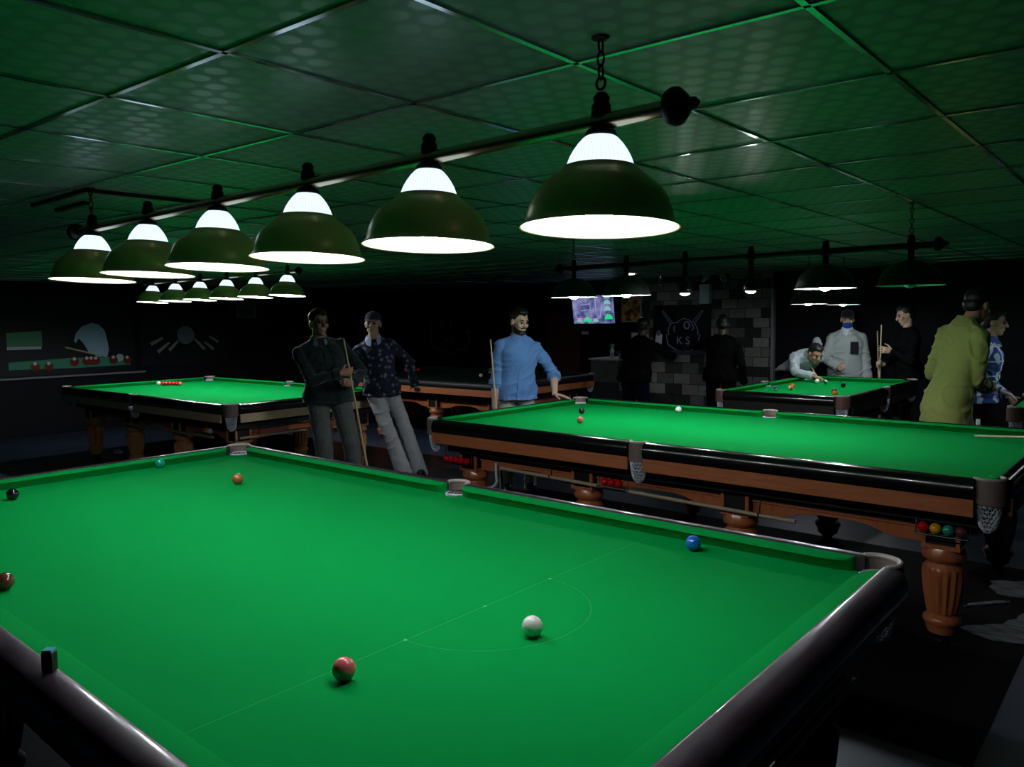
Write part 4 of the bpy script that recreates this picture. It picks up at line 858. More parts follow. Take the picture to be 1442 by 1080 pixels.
def figure(label, base, face, H, P, hair=True):
    """P: pose and clothes, lengths in metres in the person's own frame (x to the person's right, y ahead)"""
    rz = math.atan2(-face[0], face[1])
    root = thing('person', label, 'person', (base[0], base[1], 0), rz)
    T = Matrix.Translation((base[0], base[1], 0)) @ Matrix.Rotation(rz, 4, 'Z'); Ti = T.inverted()
    def loc(p): return Ti @ V(p[1]) if p[0] == 'w' else V(p)
    k = H / 1.72
    pel = V(P.get('pelvis', (0, 0, 0.535 * H))); neck = V(P.get('neck', (0, 0.0, 0.843 * H)))
    sp = (neck - pel); spn = sp.normalized(); tw_ = P.get('twist', 0.0); tp = P.get('ptwist', 0.0)
    rgt = V((math.cos(tw_), math.sin(tw_), 0)); rgt = (rgt - spn * rgt.dot(spn)).normalized(); fwd_ = spn.cross(rgt)
    prt = V((math.cos(tp), math.sin(tp), 0)); pfw = V((-math.sin(tp), math.cos(tp), 0)); pup = V((0, 0, 1))
    b = P.get('bulk', 1.0); SL = sp.length
    def at(t, x=0, y=0): return pel + sp * t + rgt * x + fwd_ * y
    def torso(sc, lo=-0.18, hem=None, hi=1.0):
        secs = []
        prof = [(-0.20, .085, .062, 0), (-0.05, .165, .112, -.01), (0.10, .162, .108, -.005), (0.28, .145, .098, .008), (0.45, .152, .104, .012), (0.62, .168, .114, .012), (0.76, .166, .108, .004), (0.87, .142, .088, -.006), (0.95, .092, .066, -.012), (1.02, .058, .056, -.008)]
        for t, x, y, oy in prof:
            if t < lo or t > hi + .03: continue
            m = min(1, max(0, t / .5)); ax = (prt * (1 - m) + rgt * m).normalized(); ay = (pfw * (1 - m) + fwd_ * m).normalized()
            secs.append((pel + sp * t + ay * oy * k, ax * (x * b * k + sc), ay * (y * b * k + sc)))
        return secs
    sw = P.get('shoulder', 0.166) * k * (0.5 + 0.5 * b)
    shR, shL = at(0.835, sw, -.005), at(0.835, -sw, -.005)
    la, lf = 0.178 * H, 0.150 * H
    arms = []
    for side, sh in (('R', shR), ('L', shL)):
        sg = 1 if side == 'R' else -1
        tgt = P.get('hand' + side, (sg * (0.24 * k), 0.06, 0.475 * H))
        wr = loc(tgt); pole_ = V(P.get('elbow' + side, (sg * .5, -1, -.25)))
        el, wr = ik(sh, wr, la, lf, pole_)
        hd = V(P.get('hdir' + side, tuple((wr - el).normalized() + V((0, 0.1, -0.1))))); hn = V(P.get('palm' + side, (-sg, 0.2, 0))); hs = V(P.get('thumb' + side, (0, 1, 0.2)))
        arms.append((side, sg, sh, el, wr, hd, hn, hs))
    legs_ = []
    lt, lc = 0.245 * H, 0.246 * H
    for side, sg in (('R', 1), ('L', -1)):
        hip = pel + prt * sg * 0.088 * k * b + V((0, 0, -0.03 * k))
        ft = V(P.get('foot' + side, (sg * 0.11, 0.0, 0.0))); an = V((ft.x, ft.y - .03, 0.075 * k))
        kn, an = ik(hip, an, lt, lc, V(P.get('knee' + side, (sg * .12, 1, 0))))
        legs_.append((side, sg, hip, kn, an))
    # head frame
    hy, hp, hr = P.get('head_yaw', 0.0), P.get('head_pitch', 0.0), P.get('head_roll', 0.0)
    HM = Matrix.Rotation(hy, 3, 'Z') @ Matrix.Rotation(hp, 3, 'X') @ Matrix.Rotation(hr, 3, 'Y')
    hc = neck + V(P.get('head_off', (0, 0.028, 0.150 * k)))
    def h(x, y, z): return hc + HM @ (V((x, y, z)) * k)
    HM4 = HM
    skin = P.get('skin', MT['skin'])
    # ---- body: one continuous skin
    bm = bmesh.new()
    add_loft(bm, torso(-0.016 * k))
    add_capsule(bm, neck - spn * .05, h(0, -.012, -.06), .056 * k, .052 * k)
    add_sphere(bm, h(0, -.008, .03), tuple(k * q for q in (.073, .092, .086)), 22, 14, M=HM)
    add_sphere(bm, h(0, .026, -.042), tuple(k * q for q in (.057, .062, .074)), 20, 12, M=HM)
    add_sphere(bm, h(0, .060, -.092), tuple(k * q for q in (.027, .024, .021)), 12, 8, M=HM)
    add_capsule(bm, h(0, .086, .016), h(0, .106, -.022), .009 * k, .0145 * k, 10)
    add_capsule(bm, h(-.036, .076, .028), h(.036, .076, .028), .012 * k, .012 * k, 10)
    for sg in (-1, 1):
        add_sphere(bm, h(sg * .036, .062, -.022), .026 * k, 12, 8); add_sphere(bm, h(sg * .076, -.006, -.008), tuple(k * q for q in (.011, .020, .032)), 12, 8, M=HM)
        add_sphere(bm, h(sg * .013, .098, -.022), .009 * k, 8, 6)
    add_capsule(bm, h(-.018, .086, -.052), h(.018, .086, -.052), .0075 * k, .0075 * k, 8); add_capsule(bm, h(-.014, .084, -.063), h(.014, .084, -.063), .0085 * k, .0085 * k, 8)
    for side, sg, sh, el, wr, hd, hn, hs in arms:
        add_capsule(bm, sh, el, .043 * k, .036 * k); add_capsule(bm, el, el.lerp(wr, .35), .037 * k, .039 * k); add_capsule(bm, el.lerp(wr, .35), wr, .039 * k, .026 * k)
        add_hand(bm, wr, hd, hn, hs, P.get('curl' + side, .35), P.get('spread' + side, 0.0), k * 1.0)
    for side, sg, hip, kn, an in legs_:
        add_capsule(bm, hip, kn, .078 * k, .052 * k); add_capsule(bm, kn, kn.lerp(an, .35), .050 * k, .053 * k); add_capsule(bm, kn.lerp(an, .35), an, .053 * k, .036 * k)
        fy = P.get('toe' + side, 0.0); fd = V((math.sin(fy), math.cos(fy), 0))
        add_capsule(bm, an + V((0, 0, -.03 * k)) - fd * .03, V((an.x, an.y, .03 * k)) + fd * .13 * k, .036 * k, .026 * k)
    me = bake(bm, 0.0056 * k, 3); me.materials.append(skin); me.name = 'body'
    link('body', me, root)
    for sg in (-1, 1):
        bm = bmesh.new(); add_sphere(bm, h(sg * .031, .083, .006), .0105 * k, 12, 8); obj('eye', bm, MT['eye'], root, True)
        bm = bmesh.new(); add_tube(bm, [h(sg * .015, .090, .026), h(sg * .032, .089, .031), h(sg * .050, .078, .026)], [.004 * k, .005 * k, .003 * k], 8); obj('eyebrow', bm, MT['hair'], root, True)
    # ---- hair / cap / mask
    if 'cap' in P:
        bm = bmesh.new(); add_sphere(bm, h(0, -.010, .052), tuple(k * q for q in (.080, .098, .080)), 22, 14, M=HM)
        bmesh.ops.bisect_plane(bm, geom=list(bm.verts) + list(bm.edges) + list(bm.faces), plane_co=h(0, 0, .042), plane_no=HM @ V((0, .12, 1)), clear_inner=True)
        cp = obj('cap', bm, P['cap'], root, True)
        bm = bmesh.new(); add_prism(bm, [(.074 * math.cos(a), .045 + .088 * math.sin(a)) for a in [PI * i / 12 for i in range(13)]], lambda u, v, q: h(u, v, .052 - (v - .045) * .25 - abs(u) * .12 + q * .006)); obj('brim', bm, P['cap'], cp)
    bm = bmesh.new()
    if 'cap' in P:
        add_sphere(bm, h(0, -.028, .022), tuple(k * q for q in (.077, .082, .070)), 22, 14, M=HM)
    else:
        add_sphere(bm, h(0, -.022, .044), tuple(k * q for q in (.081, .093, .084)), 22, 14, M=HM); add_sphere(bm, h(0, .022, .098), tuple(k * q for q in (.062, .066, .030)), 16, 10, M=HM); add_sphere(bm, h(0, -.05, -.01), tuple(k * q for q in (.070, .058, .062)), 16, 10, M=HM)
        for i in range(14):
            a = random.uniform(0, 2 * PI); q = random.uniform(.2, .95); add_sphere(bm, h(.062 * q * math.cos(a), -.01 + .075 * q * math.sin(a), .118 - .05 * q * q), .022 * k, 8, 6)
    me = bake(bm, .008 * k, 2); me.materials.append(MT['hair']); link('hair', me, root)
    if P.get('beard'):
        bm = bmesh.new(); add_sphere(bm, h(0, .022, -.066), tuple(k * q for q in (.0625, .067, .062)), 22, 14, M=HM); add_sphere(bm, h(0, .062, -.096), tuple(k * q for q in (.031, .028, .024)), 12, 8, M=HM)
        bmesh.ops.bisect_plane(bm, geom=list(bm.verts) + list(bm.edges) + list(bm.faces), plane_co=h(0, 0, -.032), plane_no=HM @ V((0, -.42, -1)), clear_inner=True)
        obj('beard', bm, MT['hair'], root, True)
        bm = bmesh.new(); add_tube(bm, [h(-.030, .078, -.050), h(-.012, .095, -.041), h(.012, .095, -.041), h(.030, .078, -.050)], .0055 * k, 8); obj('moustache', bm, MT['hair'], root, True)
    if 'mask' in P:
        bm = bmesh.new(); add_sphere(bm, h(0, .036, -.066), tuple(k * q for q in (.062, .066, .052)), 22, 14, M=HM); o = obj('face_mask', bm, P['mask'], root, True)
    # ---- shirt
    if 'shirt' in P:
        c = P['shirt']; sl = c.get('sleeve', 'long'); ex = c.get('ease', .012) * k
        bm = bmesh.new(); secs = [(c_, x_ * (1 + (.12 if i_ < 2 else .05 if i_ == 2 else 0)), y_ * (1 + (.22 if i_ < 2 else .10 if i_ == 2 else 0))) for i_, (c_, x_, y_) in enumerate(torso(ex + .006, lo=-.06))]
        hem = c.get('hem', -.16); hw_ = c.get('hem_w', 1.0)
        if hem < -.06:
            t0 = secs[0]; n_ = 4
            pre = []
            for i in range(n_):
                t = hem + (-.08 - hem) * i / n_; g = 1 + (hw_ - 1) * (1 - i / n_)
                dn = V((0, 0, 1)) * (t * SL) if P.get('skirt_down', True) else sp * t
                off = V(P.get('skirt_lean', (0, 0, 0))) * (1 - i / n_)
                pre.append((pel + dn + off, t0[1] * g, t0[2] * g))
            secs = pre + secs
        add_loft(bm, secs, 28)
        for side, sg, sh, el, wr, hd, hn, hs in arms:
            ea = c.get('arm', .016) * k
            add_capsule(bm, at(0.955, sg * .045 * k, -.012), at(0.865, sg * sw * .86, -.008), .036 * k + ex, .034 * k + ex)
            if sl == 'half':
                add_capsule(bm, sh, sh.lerp(el, .8), .050 * k + ea, .050 * k + ea)
            else:
                e2 = wr if sl == 'long' else el.lerp(wr, .22)
                add_capsule(bm, sh, el, .045 * k + ea, .037 * k + ea); add_capsule(bm, el, el.lerp(e2, .9), .038 * k + ea, (.028 if sl == 'long' else .038) * k + ea)
        me = bake(bm, .0075 * k, 3); _seed[0] += 1; folds(me, c.get('fold', .010) * k, _seed[0]); me.materials.append(c['mat']); sh_o = link(c.get('name', 'shirt'), me, root)
        if sl in ('long', 'roll'):
            for side, sg, sh, el, wr, hd, hn, hs in arms:
                e2 = wr if sl == 'long' else el.lerp(wr, .24); d = (wr - el).normalized(); rr = (.031 if sl == 'long' else .046) * k + c.get('arm', .016) * k
                bm = bmesh.new(); add_tube(bm, [e2 - d * .055 * k, e2 - d * .053 * k, e2 - d * .004, e2], [rr * .96, rr * 1.05, rr * 1.05, rr * .9], 18); obj('cuff', bm, c['mat'], sh_o, True)
        if c.get('collar'):
            cm = c.get('collar_mat', c['mat']); nb = neck + V((0, 0.0, 0.012 * k))
            bm = bmesh.new()
            pts = []
            for i in range(17):
                a = PI / 2 + .38 + (2 * PI - .76) * i / 16; front = max(0, math.sin(a))
                pts.append((a, front))
            A = [bm.verts.new(nb + rgt * (.060 * k) * math.cos(a) + fwd_ * (.060 * k * math.sin(a)) + V((0, 0, .028 * k - .018 * fr))) for a, fr in pts]
            B = [bm.verts.new(nb + rgt * (.082 * k) * math.cos(a) + fwd_ * (.084 * k * math.sin(a) + .012 * fr) + V((0, 0, -.020 * k - .052 * k * fr))) for a, fr in pts]
            A2 = [bm.verts.new(nb + rgt * (.066 * k) * math.cos(a) + fwd_ * (.066 * k * math.sin(a)) + V((0, 0, .030 * k - .018 * fr))) for a, fr in pts]
            B2 = [bm.verts.new(nb + rgt * (.089 * k) * math.cos(a) + fwd_ * (.091 * k * math.sin(a) + .014 * fr) + V((0, 0, -.018 * k - .052 * k * fr))) for a, fr in pts]
            for i in range(16):
                for p_, q_ in ((A, B), (B2, A2), (A2, A), (B, B2)): bm.faces.new((p_[i], p_[i + 1], q_[i + 1], q_[i]))
            for i in (0, 16): bm.faces.new((A[i], B[i], B2[i], A2[i]))
            obj('collar', bm, cm, sh_o, True)
        if c.get('placket'):
            bm = bmesh.new(); w_ = .016 * k
            tt = [-.30, -.15, .0, .15, .3, .45, .6, .75, .86]; ys = []
            for t in tt:
                tq = max(t, -.05); best = min(secs, key=lambda s_: abs((V(s_[0]) - pel).dot(spn) / SL - t)); ys.append(best)
            prev = None
            for t in [x / 20 for x in range(-6 if hem < -.2 else -2, 18)]:
                lo_ = max([s_ for s_ in secs if (V(s_[0]) - pel).dot(spn) / SL <= t + 1e-6], key=lambda s_: (V(s_[0]) - pel).dot(spn), default=secs[0]); hi_ = min([s_ for s_ in secs if (V(s_[0]) - pel).dot(spn) / SL >= t - 1e-6], key=lambda s_: (V(s_[0]) - pel).dot(spn), default=secs[-1])
                a0, a1 = (V(lo_[0]) - pel).dot(spn) / SL, (V(hi_[0]) - pel).dot(spn) / SL; m = 0 if a1 - a0 < 1e-6 else (t - a0) / (a1 - a0)
                cc = V(lo_[0]).lerp(V(hi_[0]), m); fy_ = V(lo_[2]).lerp(V(hi_[2]), m); p_ = cc + fy_ * 1.0; fn = fy_.normalized()
                cur = [bm.verts.new(p_ + rgt * s_ * w_ + fn * z_) for s_, z_ in ((-1, -.012), (1, -.012), (1, .004), (-1, .004))]
                if prev:
                    for i in range(4): bm.faces.new((prev[i], prev[(i + 1) % 4], cur[(i + 1) % 4], cur[i]))
                else: bm.faces.new(cur)
                prev = cur
            bm.faces.new(prev); obj('placket', bm, c['mat'], sh_o, True)
        for nm, m_, fn in P.get('extras', []):
            bm = bmesh.new(); fn(bm, at, rgt, fwd_, h, k); obj(nm, bm, m_, sh_o, True)
    # ---- trousers
    if 'trousers' in P:
        c = P['trousers']; bm = bmesh.new(); fl = c.get('flare', 1.0); e = c.get('ease', .010) * k
        secs = [(pel + prt * 0 + V((0, 0, z_ * k)), prt * (x * b * k + e), pfw * (y * b * k + e)) for z_, x, y in ((-.085, .10, .075), (-.05, .150, .102), (.0, .158, .105), (.05, .152, .100), (.085, .148, .098))]
        add_loft(bm, secs)
        for side, sg, hip, kn, an in legs_:
            lo_ = an + V((0, 0, -.045 * k))
            add_capsule(bm, hip, kn, .078 * k * b + e, .060 * k * b + e); add_capsule(bm, kn, lo_, .060 * k * b + e, (.050 * fl) * k + e)
        me = bake(bm, .008 * k, 3); folds(me, .006 * k, _seed[0] + .5)
        me.materials.append(c['mat']); tr = link('trousers', me, root)
        for side, sg, hip, kn, an in legs_:
            fy = P.get('toe' + side, 0.0); fd = V((math.sin(fy), math.cos(fy), 0)); sd = V((fd.y, -fd.x, 0)); o3 = V((an.x, an.y, 0))
            bm = bmesh.new(); add_loft(bm, [(o3 - fd * .075 * k + V((0, 0, .04)), sd * .028 * k, V((0, 0, .036))), (o3 - fd * .05 * k + V((0, 0, .048)), sd * .040 * k, V((0, 0, .048))), (o3 + fd * .03 * k + V((0, 0, .05)), sd * .044 * k, V((0, 0, .050))), (o3 + fd * .10 * k + V((0, 0, .036)), sd * .048 * k, V((0, 0, .036))), (o3 + fd * .17 * k + V((0, 0, .028)), sd * .042 * k, V((0, 0, .028))), (o3 + fd * .20 * k + V((0, 0, .022)), sd * .026 * k, V((0, 0, .018)))], 18)
            obj('shoe', bm, P.get('shoe', MT['black_gloss']), root, True)
    return root

def towards(b, t=(0.6889, -0.6435)): d = V((t[0] - b[0], t[1] - b[1])); return d.normalized()
def turn(v, deg): a = math.radians(deg); return (v[0] * math.cos(a) - v[1] * math.sin(a), v[0] * math.sin(a) + v[1] * math.cos(a))
BLACKF = fabric('black', (0.003, 0.003, 0.0035), sheen=0.0)

# man in the dark polo with a cue between foreground and beige table
b1 = (-5.25, 3.745); f1 = towards(b1)
figure('man in dark shirt and grey-green trousers holding a cue beside the beige-banded table', b1, turn(f1, 14), 1.74, dict(
    pelvis=(0.06, -0.02, 0.93), neck=(0.14, 0.0, 1.46), bulk=1.13, shoulder=0.185, twist=0.05,
    handR=(0.02, 0.27, 1.16), elbowR=(1, -0.25, -0.6), hdirR=(-1, 0.15, 0.1), palmR=(0.1, -1, 0), thumbR=(0, 0, 1), curlR=0.9,
    handL=(-0.10, 0.24, 1.06), elbowL=(-1, -0.3, -0.6), hdirL=(0.6, 0.6, 0.15), palmL=(0.6, -0.5, 0), thumbL=(0, 0, 1), curlL=0.85,
    footR=(0.10, 0.02, 0), footL=(-0.16, 0.05, 0), head_yaw=0.3, head_pitch=-0.05,
    shirt=dict(mat=fabric('dark_teal', (0.010, 0.019, 0.021), sheen=0.3), sleeve='long', hem=-.10, collar=True, collar_mat=fabric('grey_green', (0.16, 0.24, 0.25)), placket=True),
    trousers=dict(mat=fabric('grey_green_trouser', (0.085, 0.10, 0.095)), ease=.014)))
T1 = Matrix.Translation((b1[0], b1[1], 0)) @ Matrix.Rotation(math.atan2(-turn(f1, 14)[0], turn(f1, 14)[1]), 4, 'Z')
pole('snooker_cue', T1 @ V((-0.028, 0.243, 1.47)), T1 @ V((-0.225, 0.36, 0.003)), 0.006, 0.0135, 'cue held upright by the man in the dark shirt', 'cue', MT['cue_wood'], 0.0)

# man in patterned shirt, arm over his neighbour's shoulder
b2 = (-5.42, 4.70); f2 = towards(b2)
PAT = mat('fabric_patterned', (0.012, 0.015, 0.03), rough=0.85, spec=0.2, bump=(11, .5, (1, 1, 1.6), .03))
nt = PAT.node_tree; tc = N(nt, 'ShaderNodeTexCoord'); vo = N(nt, 'ShaderNodeTexVoronoi'); vo.inputs['Scale'].default_value = 17; nt.links.new(tc.outputs['Object'], vo.inputs['Vector'])
fa = M_(nt, 'LESS_THAN', vo.outputs['Distance'], 0.30); mx = N(nt, 'ShaderNodeMix', data_type='RGBA'); mx.inputs[6].default_value = (0.012, 0.016, 0.032, 1); mx.inputs[7].default_value = (0.12, 0.13, 0.17, 1); nt.links.new(fa, mx.inputs['Factor']); nt.links.new(mx.outputs[2], nt.nodes['Principled BSDF'].inputs['Base Color'])
figure('man in patterned dark shirt and pale grey trousers leaning with an arm round his neighbour', b2, turn(f2, 8), 1.74, dict(
    pelvis=(0.18, -0.14, 0.90), neck=(0.27, -0.05, 1.44), bulk=0.98, twist=0.0,
    handR=(0.66, 0.18, 1.40), elbowR=(0.2, 0.5, -1), hdirR=(0.9, 0.35, -0.15), palmR=(0, -0.2, -1), thumbR=(0, 1, 0), curlR=0.3,
    handL=(-0.16, -0.12, 0.93), elbowL=(-0.8, -0.7, 0.1), hdirL=(-0.35, -0.8, -0.3), palmL=(0, -0.3, -1), thumbL=(1, 0, 0), curlL=0.25,
    footR=(0.00, 0.14, 0), footL=(-0.17, 0.04, 0), head_yaw=-0.3, head_pitch=0.0, cap=fabric('navy_cap', (0.03, 0.035, 0.06)), skin=MT['skin_light'],
    shirt=dict(mat=PAT, sleeve='long', hem=-.10, collar=True, collar_mat=fabric('pale_blue_collar', (0.25, 0.33, 0.45)), placket=True),
    trousers=dict(mat=fabric('pale_grey_trouser', (0.36, 0.37, 0.38)), flare=1.5, ease=.012)))

# blue-shirted man with a hand on the table
b3 = (-4.02, 4.93); f3 = towards(b3)
BLUE = fabric('blue_shirt', (0.085, 0.19, 0.42), var=(5, (0.10, 0.22, 0.47)), wr=0.9)
F3 = turn(f3, 10)
figure('man in blue shirt with rolled sleeves, hand on the table corner', b3, F3, 1.73, dict(
    pelvis=(0.03, 0.0, 0.93), neck=(0.0, 0.03, 1.45), bulk=1.0, twist=0.08,
    handR=(0.25, 0.10, 0.80), elbowR=(0.4, -1, 0), hdirR=(-0.05, 0.25, -1), palmR=(-1, 0.2, 0), thumbR=(0, 1, -0.2), curlR=0.8,
    handL=('w', (-3.67, 5.03, 0.925)), elbowL=(-0.7, -0.8, 0), hdirL=(-0.75, 0.6, -0.14), palmL=(0, 0.1, -1), thumbL=(0.7, 0.7, 0), curlL=0.12, spreadL=0.5,
    footR=(0.13, 0.0, 0), footL=(-0.10, 0.03, 0), head_yaw=0.5, head_pitch=-0.25, beard=True, skin=MT['skin_light'],
    shirt=dict(mat=BLUE, sleeve='roll', hem=-.11, hem_w=1.0, collar=True, placket=True, ease=.014),
    trousers=dict(mat=fabric('pale_olive_trouser', (0.30, 0.33, 0.26)))))
T3 = Matrix.Translation((b3[0], b3[1], 0)) @ Matrix.Rotation(math.atan2(-F3[0], F3[1]), 4, 'Z')
pole('snooker_cue', T3 @ V((0.285, 0.17, 1.44)), T3 @ V((0.195, 0.20, 0.003)), 0.006, 0.0135, 'cue held upright beside the man in the blue shirt', 'cue', MT['cue_wood'], 0.2)

# masked man in pale grey jacket behind the pool table
b4 = (-2.52, 9.62); f4 = towards(b4)
GREY = fabric('pale_grey_jacket', (0.38, 0.42, 0.42), var=(4, (0.32, 0.36, 0.36)))
def pocket4(bm, at, rgt, fwd_, h, k):
    M = Matrix.Translation(at(0.60, -0.085, 0.150)) @ Matrix((rgt, fwd_, rgt.cross(fwd_))).transposed().to_4x4(); add_box(bm, (-.045, -.02, -.075), (.045, .012, .075), M=M)
def scarf4(bm, at, rgt, fwd_, h, k):
    add_loft(bm, [(at(0.70, 0, .115), rgt * .012, fwd_ * .012), (at(0.80, 0, .085), rgt * .045, fwd_ * .035), (at(0.92, 0, .04), rgt * .075, fwd_ * .06), (at(1.0, 0, .01), rgt * .078, fwd_ * .074), (at(1.06, 0, .012), rgt * .070, fwd_ * .070), (at(1.10, 0, .015), rgt * .062, fwd_ * .06)], 20)
figure('man in pale grey jacket, dark cap and blue face mask behind the pool table', b4, turn(f4, 0), 1.68, dict(
    pelvis=(0, 0, 0.90), neck=(0, 0.0, 1.42), bulk=1.08,
    handR=(0.10, 0.30, 0.98), elbowR=(0.9, -0.6, -0.2), hdirR=(-0.3, 0.9, 0.0), palmR=(-1, -0.1, -0.3), thumbR=(0, 0, 1), curlR=0.6,
    handL=(-0.25, 0.08, 0.80), cap=fabric('black_cap', (0.012, 0.012, 0.02)), mask=fabric('blue_mask', (0.01, 0.05, 0.36), wr=.2), skin=MT['skin_light'], head_pitch=-0.12, head_yaw=0.08,
    shirt=dict(name='jacket', mat=GREY, sleeve='long', hem=-.14, ease=.024, arm=.024, placket=True), extras=[('chest_pocket', fabric('black_pocket', (0.01, 0.01, 0.016)), pocket4), ('neck_scarf', fabric('white_scarf', (0.55, 0.62, 0.66)), scarf4)],
    trousers=dict(mat=BLACKF)))
pole('snooker_cue', (-2.16, 9.62, 1.42), (-2.12, 9.72, 0.003), 0.006, 0.0135, 'cue standing upright right of the masked man', 'cue', MT['cue_wood'], 0.2)

# stooping player
b5 = (-3.13, 9.38); f5 = V((0.74, -0.67))
PALE = fabric('pale_shirt', (0.42, 0.48, 0.52))
figure('stooping player in a pale shirt aiming over the pool table corner', b5, f5, 1.70, dict(
    pelvis=(0, 0.0, 0.93), neck=(0.02, 0.52, 1.13), bulk=1.0, twist=-0.2,
    handR=('w', (-2.60, 8.66, 0.905)), elbowR=(1, -0.3, -0.4), hdirR=(-0.15, 1, -0.10), palmR=(0, 0, -1), thumbR=(-1, 0.2, 0.2), curlR=0.25, spreadR=0.6,
    handL=(-0.17, 0.24, 1.04), elbowL=(-0.25, -0.3, 1.0), hdirL=(0.0, 0.4, -0.8), palmL=(1, 0, 0), thumbL=(0, 1, 0), curlL=0.8,
    footR=(0.10, -0.25, 0), footL=(-0.10, 0.08, 0), head_off=(0.01, 0.13, 0.03), head_pitch=-0.55, head_yaw=0.1,
    skirt_down=False, shirt=dict(mat=PALE, sleeve='long', hem=-.10, ease=.014), trousers=dict(mat=BLACKF)))
pole('snooker_cue', (-2.50, 8.535, BED + 0.065), (-3.10, 9.68, 1.14), 0.0065, 0.0135, 'cue aimed at the white ball by the stooping player', 'cue', MT['cue_wood'], 0.25)

# man in black with a cue, right of the pool table
b6 = (-1.74, 9.42)
f6 = V((-0.80, -0.60)); rz6 = math.atan2(-f6[0], f6[1])
figure('man in black clothes holding a cue upright with both hands, right of the masked man', b6, f6, 1.74, dict(
    pelvis=(0, 0, 0.93), neck=(0, 0.03, 1.46),
    handR=(0.02, 0.285, 1.03), elbowR=(0.8, -0.5, -0.6), hdirR=(-0.3, 1, 0), palmR=(-1, 0, 0), thumbR=(0, 0, 1), curlR=0.8,
    handL=(-0.055, 0.22, 1.19), elbowL=(-0.8, -0.5, -0.6), hdirL=(0.15, 1, 0.15), palmL=(1, 0, 0), thumbL=(0, 0.2, 1), curlL=0.35, spreadL=0.5,
    head_pitch=-0.3, head_yaw=-0.05, skin=MT['skin_light'], shirt=dict(mat=BLACKF, sleeve='long', hem=-.12), trousers=dict(mat=BLACKF)))
T6 = Matrix.Translation((b6[0], b6[1], 0)) @ Matrix.Rotation(rz6, 4, 'Z')
pole('snooker_cue', T6 @ V((-0.02, 0.34, 1.50)), T6 @ V((-0.02, 0.35, 0.003)), 0.0065, 0.0145, 'cue held upright by the man in black', 'cue', MT['cue_wood'], 0.0)

# olive kurta, seen from behind
b7 = (-0.59, 5.97)
figure('person in a long olive-green kurta seen from behind, right of the far table', b7, V((0.50, 0.87)), 1.80, dict(
    pelvis=(-0.02, -0.04, 0.97), neck=(0.03, 0.07, 1.55), bulk=0.80, shoulder=0.150,
    handL=(-0.06, 0.24, 1.10), elbowL=(-1, -0.9, -0.3), hdirL=(0.8, 0.5, 0.1), curlL=.4, palmL=(0, -.3, -1), thumbL=(0, 1, 0.3),
    handR=(0.02, 0.30, 1.06), elbowR=(0.15, -0.6, -1.0), hdirR=(-0.6, 0.7, 0.1), curlR=.4, palmR=(0, -.3, -1), thumbR=(0, 1, 0.3),
    head_off=(0.01, 0.09, 0.13), head_pitch=-0.35,
    shirt=dict(name='kurta', mat=fabric('olive_kurta', (0.25, 0.29, 0.085), var=(3, (0.21, 0.25, 0.07)), wr=0.9), sleeve='long', hem=-.95, hem_w=1.28, ease=.02, arm=.026, collar=True), skirt_lean=(0.03, -0.04, 0),
    trousers=dict(mat=fabric('pale_trouser', (0.3, 0.33, 0.2)))))

# checked shirt
b8 = (-0.65, 7.40)
CHK = mat('fabric_check', (0.1, 0.15, 0.3), rough=0.85, spec=0.2, bump=(11, .5, (1, 1, 1.6), .03))
nt = CHK.node_tree; tc = N(nt, 'ShaderNodeTexCoord'); sp_ = N(nt, 'ShaderNodeSeparateXYZ'); nt.links.new(tc.outputs['Object'], sp_.inputs[0])
def band(v, per, w_): return M_(nt, 'LESS_THAN', M_(nt, 'FRACT', M_(nt, 'MULTIPLY', M_(nt, 'ADD', v, 20.0), 1 / per)), w_)
fx = M_(nt, 'MAXIMUM', band(M_(nt, 'ADD', sp_.outputs[1], sp_.outputs[0]), 0.075, 0.40), band(sp_.outputs[2], 0.13, 0.10))
mx = N(nt, 'ShaderNodeMix', data_type='RGBA'); mx.inputs[6].default_value = (0.03, 0.07, 0.22, 1); mx.inputs[7].default_value = (0.42, 0.52, 0.68, 1); nt.links.new(fx, mx.inputs['Factor']); nt.links.new(mx.outputs[2], nt.nodes['Principled BSDF'].inputs['Base Color'])
figure('man in blue and white checked shirt facing right, beside the corner pool table', b8, V((0.97, 0.10)), 1.66, dict(
    pelvis=(0, -0.02, 0.89), neck=(0, 0.05, 1.39), bulk=1.0,
    handR=('w', (-0.47, 7.10, 0.955)), elbowR=(0.6, -1, 0), hdirR=(0.0, 0.9, -0.3), palmR=(0, -0.2, -1), thumbR=(-1, 0.3, 0), curlR=.3,
    handL=(-0.2, 0.2, 0.85), head_pitch=-0.1, skin=MT['skin_light'], shirt=dict(mat=CHK, sleeve='long', hem=-.14, collar=True), trousers=dict(mat=BLACKF)))

SKD = mat('skin_silhouette', (0.07, 0.04, 0.03), rough=0.5)  # skin darkened by colour so both counter figures read as silhouettes
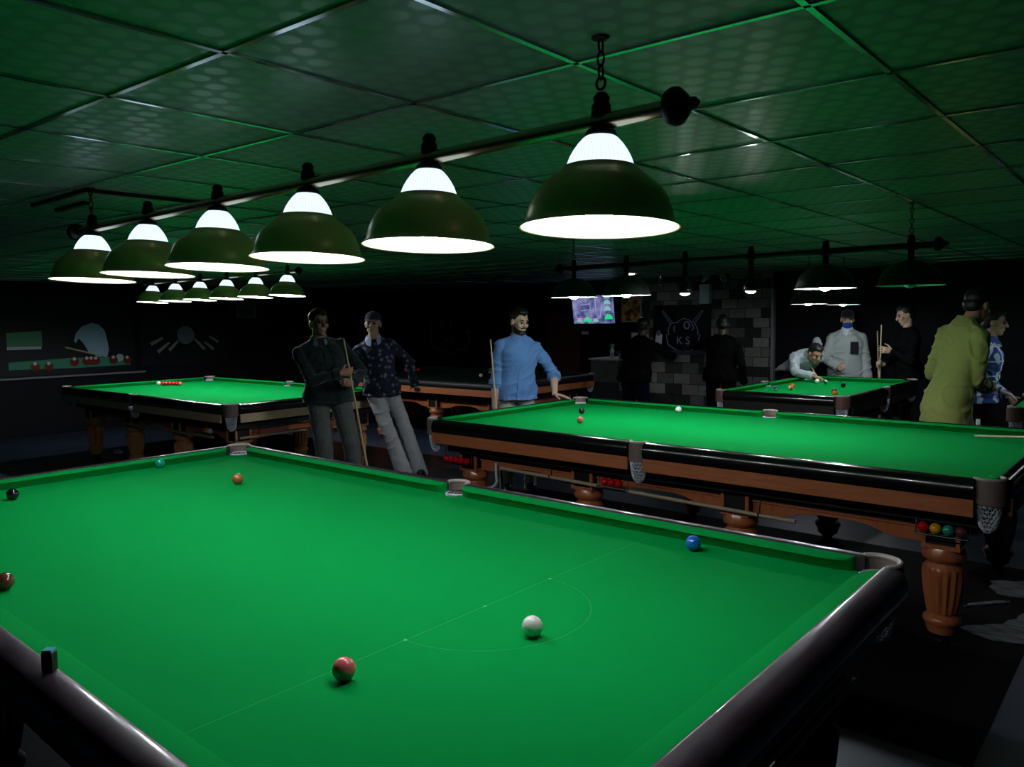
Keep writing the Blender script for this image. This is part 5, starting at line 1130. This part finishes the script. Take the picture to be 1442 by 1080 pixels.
# two dark figures at the counter
figure('dark figure in black leaning on the counter under the gold picture', (-4.50, 7.75), V((0.0, 1.0)), 1.66, dict(
    pelvis=(0, 0.0, 0.89), neck=(0, 0.16, 1.36), bulk=1.12, handR=(0.20, 0.62, 1.12), elbowR=(1, -0.4, -0.4), handL=(-0.22, 0.52, 1.10), elbowL=(-1, -0.4, -0.4), skin=SKD, head_pitch=-0.35, head_off=(0, .06, .14),
    shirt=dict(mat=BLACKF, sleeve='long', hem=-.14, ease=.02, arm=.02), trousers=dict(mat=fabric('dark_navy_trouser', (0.004, 0.005, 0.012), sheen=0.0))))
figure('dark figure in black reaching over the stone counter below the emblem board', (-3.62, 8.34), V((-0.25, 0.97)), 1.66, dict(
    pelvis=(0, 0.0, 0.89), neck=(0.0, 0.05, 1.38), bulk=1.1, skin=SKD, handL=('w', (-4.20, 8.72, 1.24)), elbowL=(-0.5, -0.6, -0.3), hdirL=(-0.9, 0.3, 0), palmL=(0, 0, -1), handR=(0.27, 0.08, 0.8), head_yaw=0.3, head_pitch=-0.1,
    shirt=dict(mat=BLACKF, sleeve='long', hem=-.14, ease=.018, arm=.018), trousers=dict(mat=BLACKF)))


# ------------------------------------------------------------------ camera and render settings
f, cx, cy, cz, yaw, pit, rol = 1094.97, .6889, -.6435, BED + .7888, -.7101, -.0821, -.0129
fw = V((math.sin(yaw) * math.cos(pit), math.cos(yaw) * math.cos(pit), math.sin(pit)))
r = V((math.cos(yaw), -math.sin(yaw), 0)); u = r.cross(fw)
r2 = r * math.cos(rol) + u * math.sin(rol); u2 = u * math.cos(rol) - r * math.sin(rol)
cam = bpy.data.cameras.new('camera'); co = bpy.data.objects.new('camera', cam); C.objects.link(co)
co.matrix_world = Matrix(((r2.x, u2.x, -fw.x, cx), (r2.y, u2.y, -fw.y, cy), (r2.z, u2.z, -fw.z, cz), (0, 0, 0, 1)))
cam.sensor_fit = 'HORIZONTAL'; cam.sensor_width = 36; cam.lens = f / 1442 * 36; cam.clip_start = 0.02
S = bpy.context.scene; S.camera = co
w = bpy.data.worlds.new('world'); S.world = w; w.use_nodes = True
w.node_tree.nodes['Background'].inputs[0].default_value = (0, 0, 0, 1); w.node_tree.nodes['Background'].inputs[1].default_value = 0
S.view_settings.view_transform = 'Standard'; S.view_settings.look = 'None'; S.view_settings.exposure = 0; S.view_settings.gamma = 1; S.view_settings.use_curve_mapping = False
S.cycles.use_denoising = True; S.cycles.max_bounces = 8; S.cycles.diffuse_bounces = 4; S.cycles.glossy_bounces = 4; S.cycles.sample_clamp_indirect = 4; S.cycles.use_light_tree = True
S.cycles.caustics_reflective = False; S.cycles.caustics_refractive = False
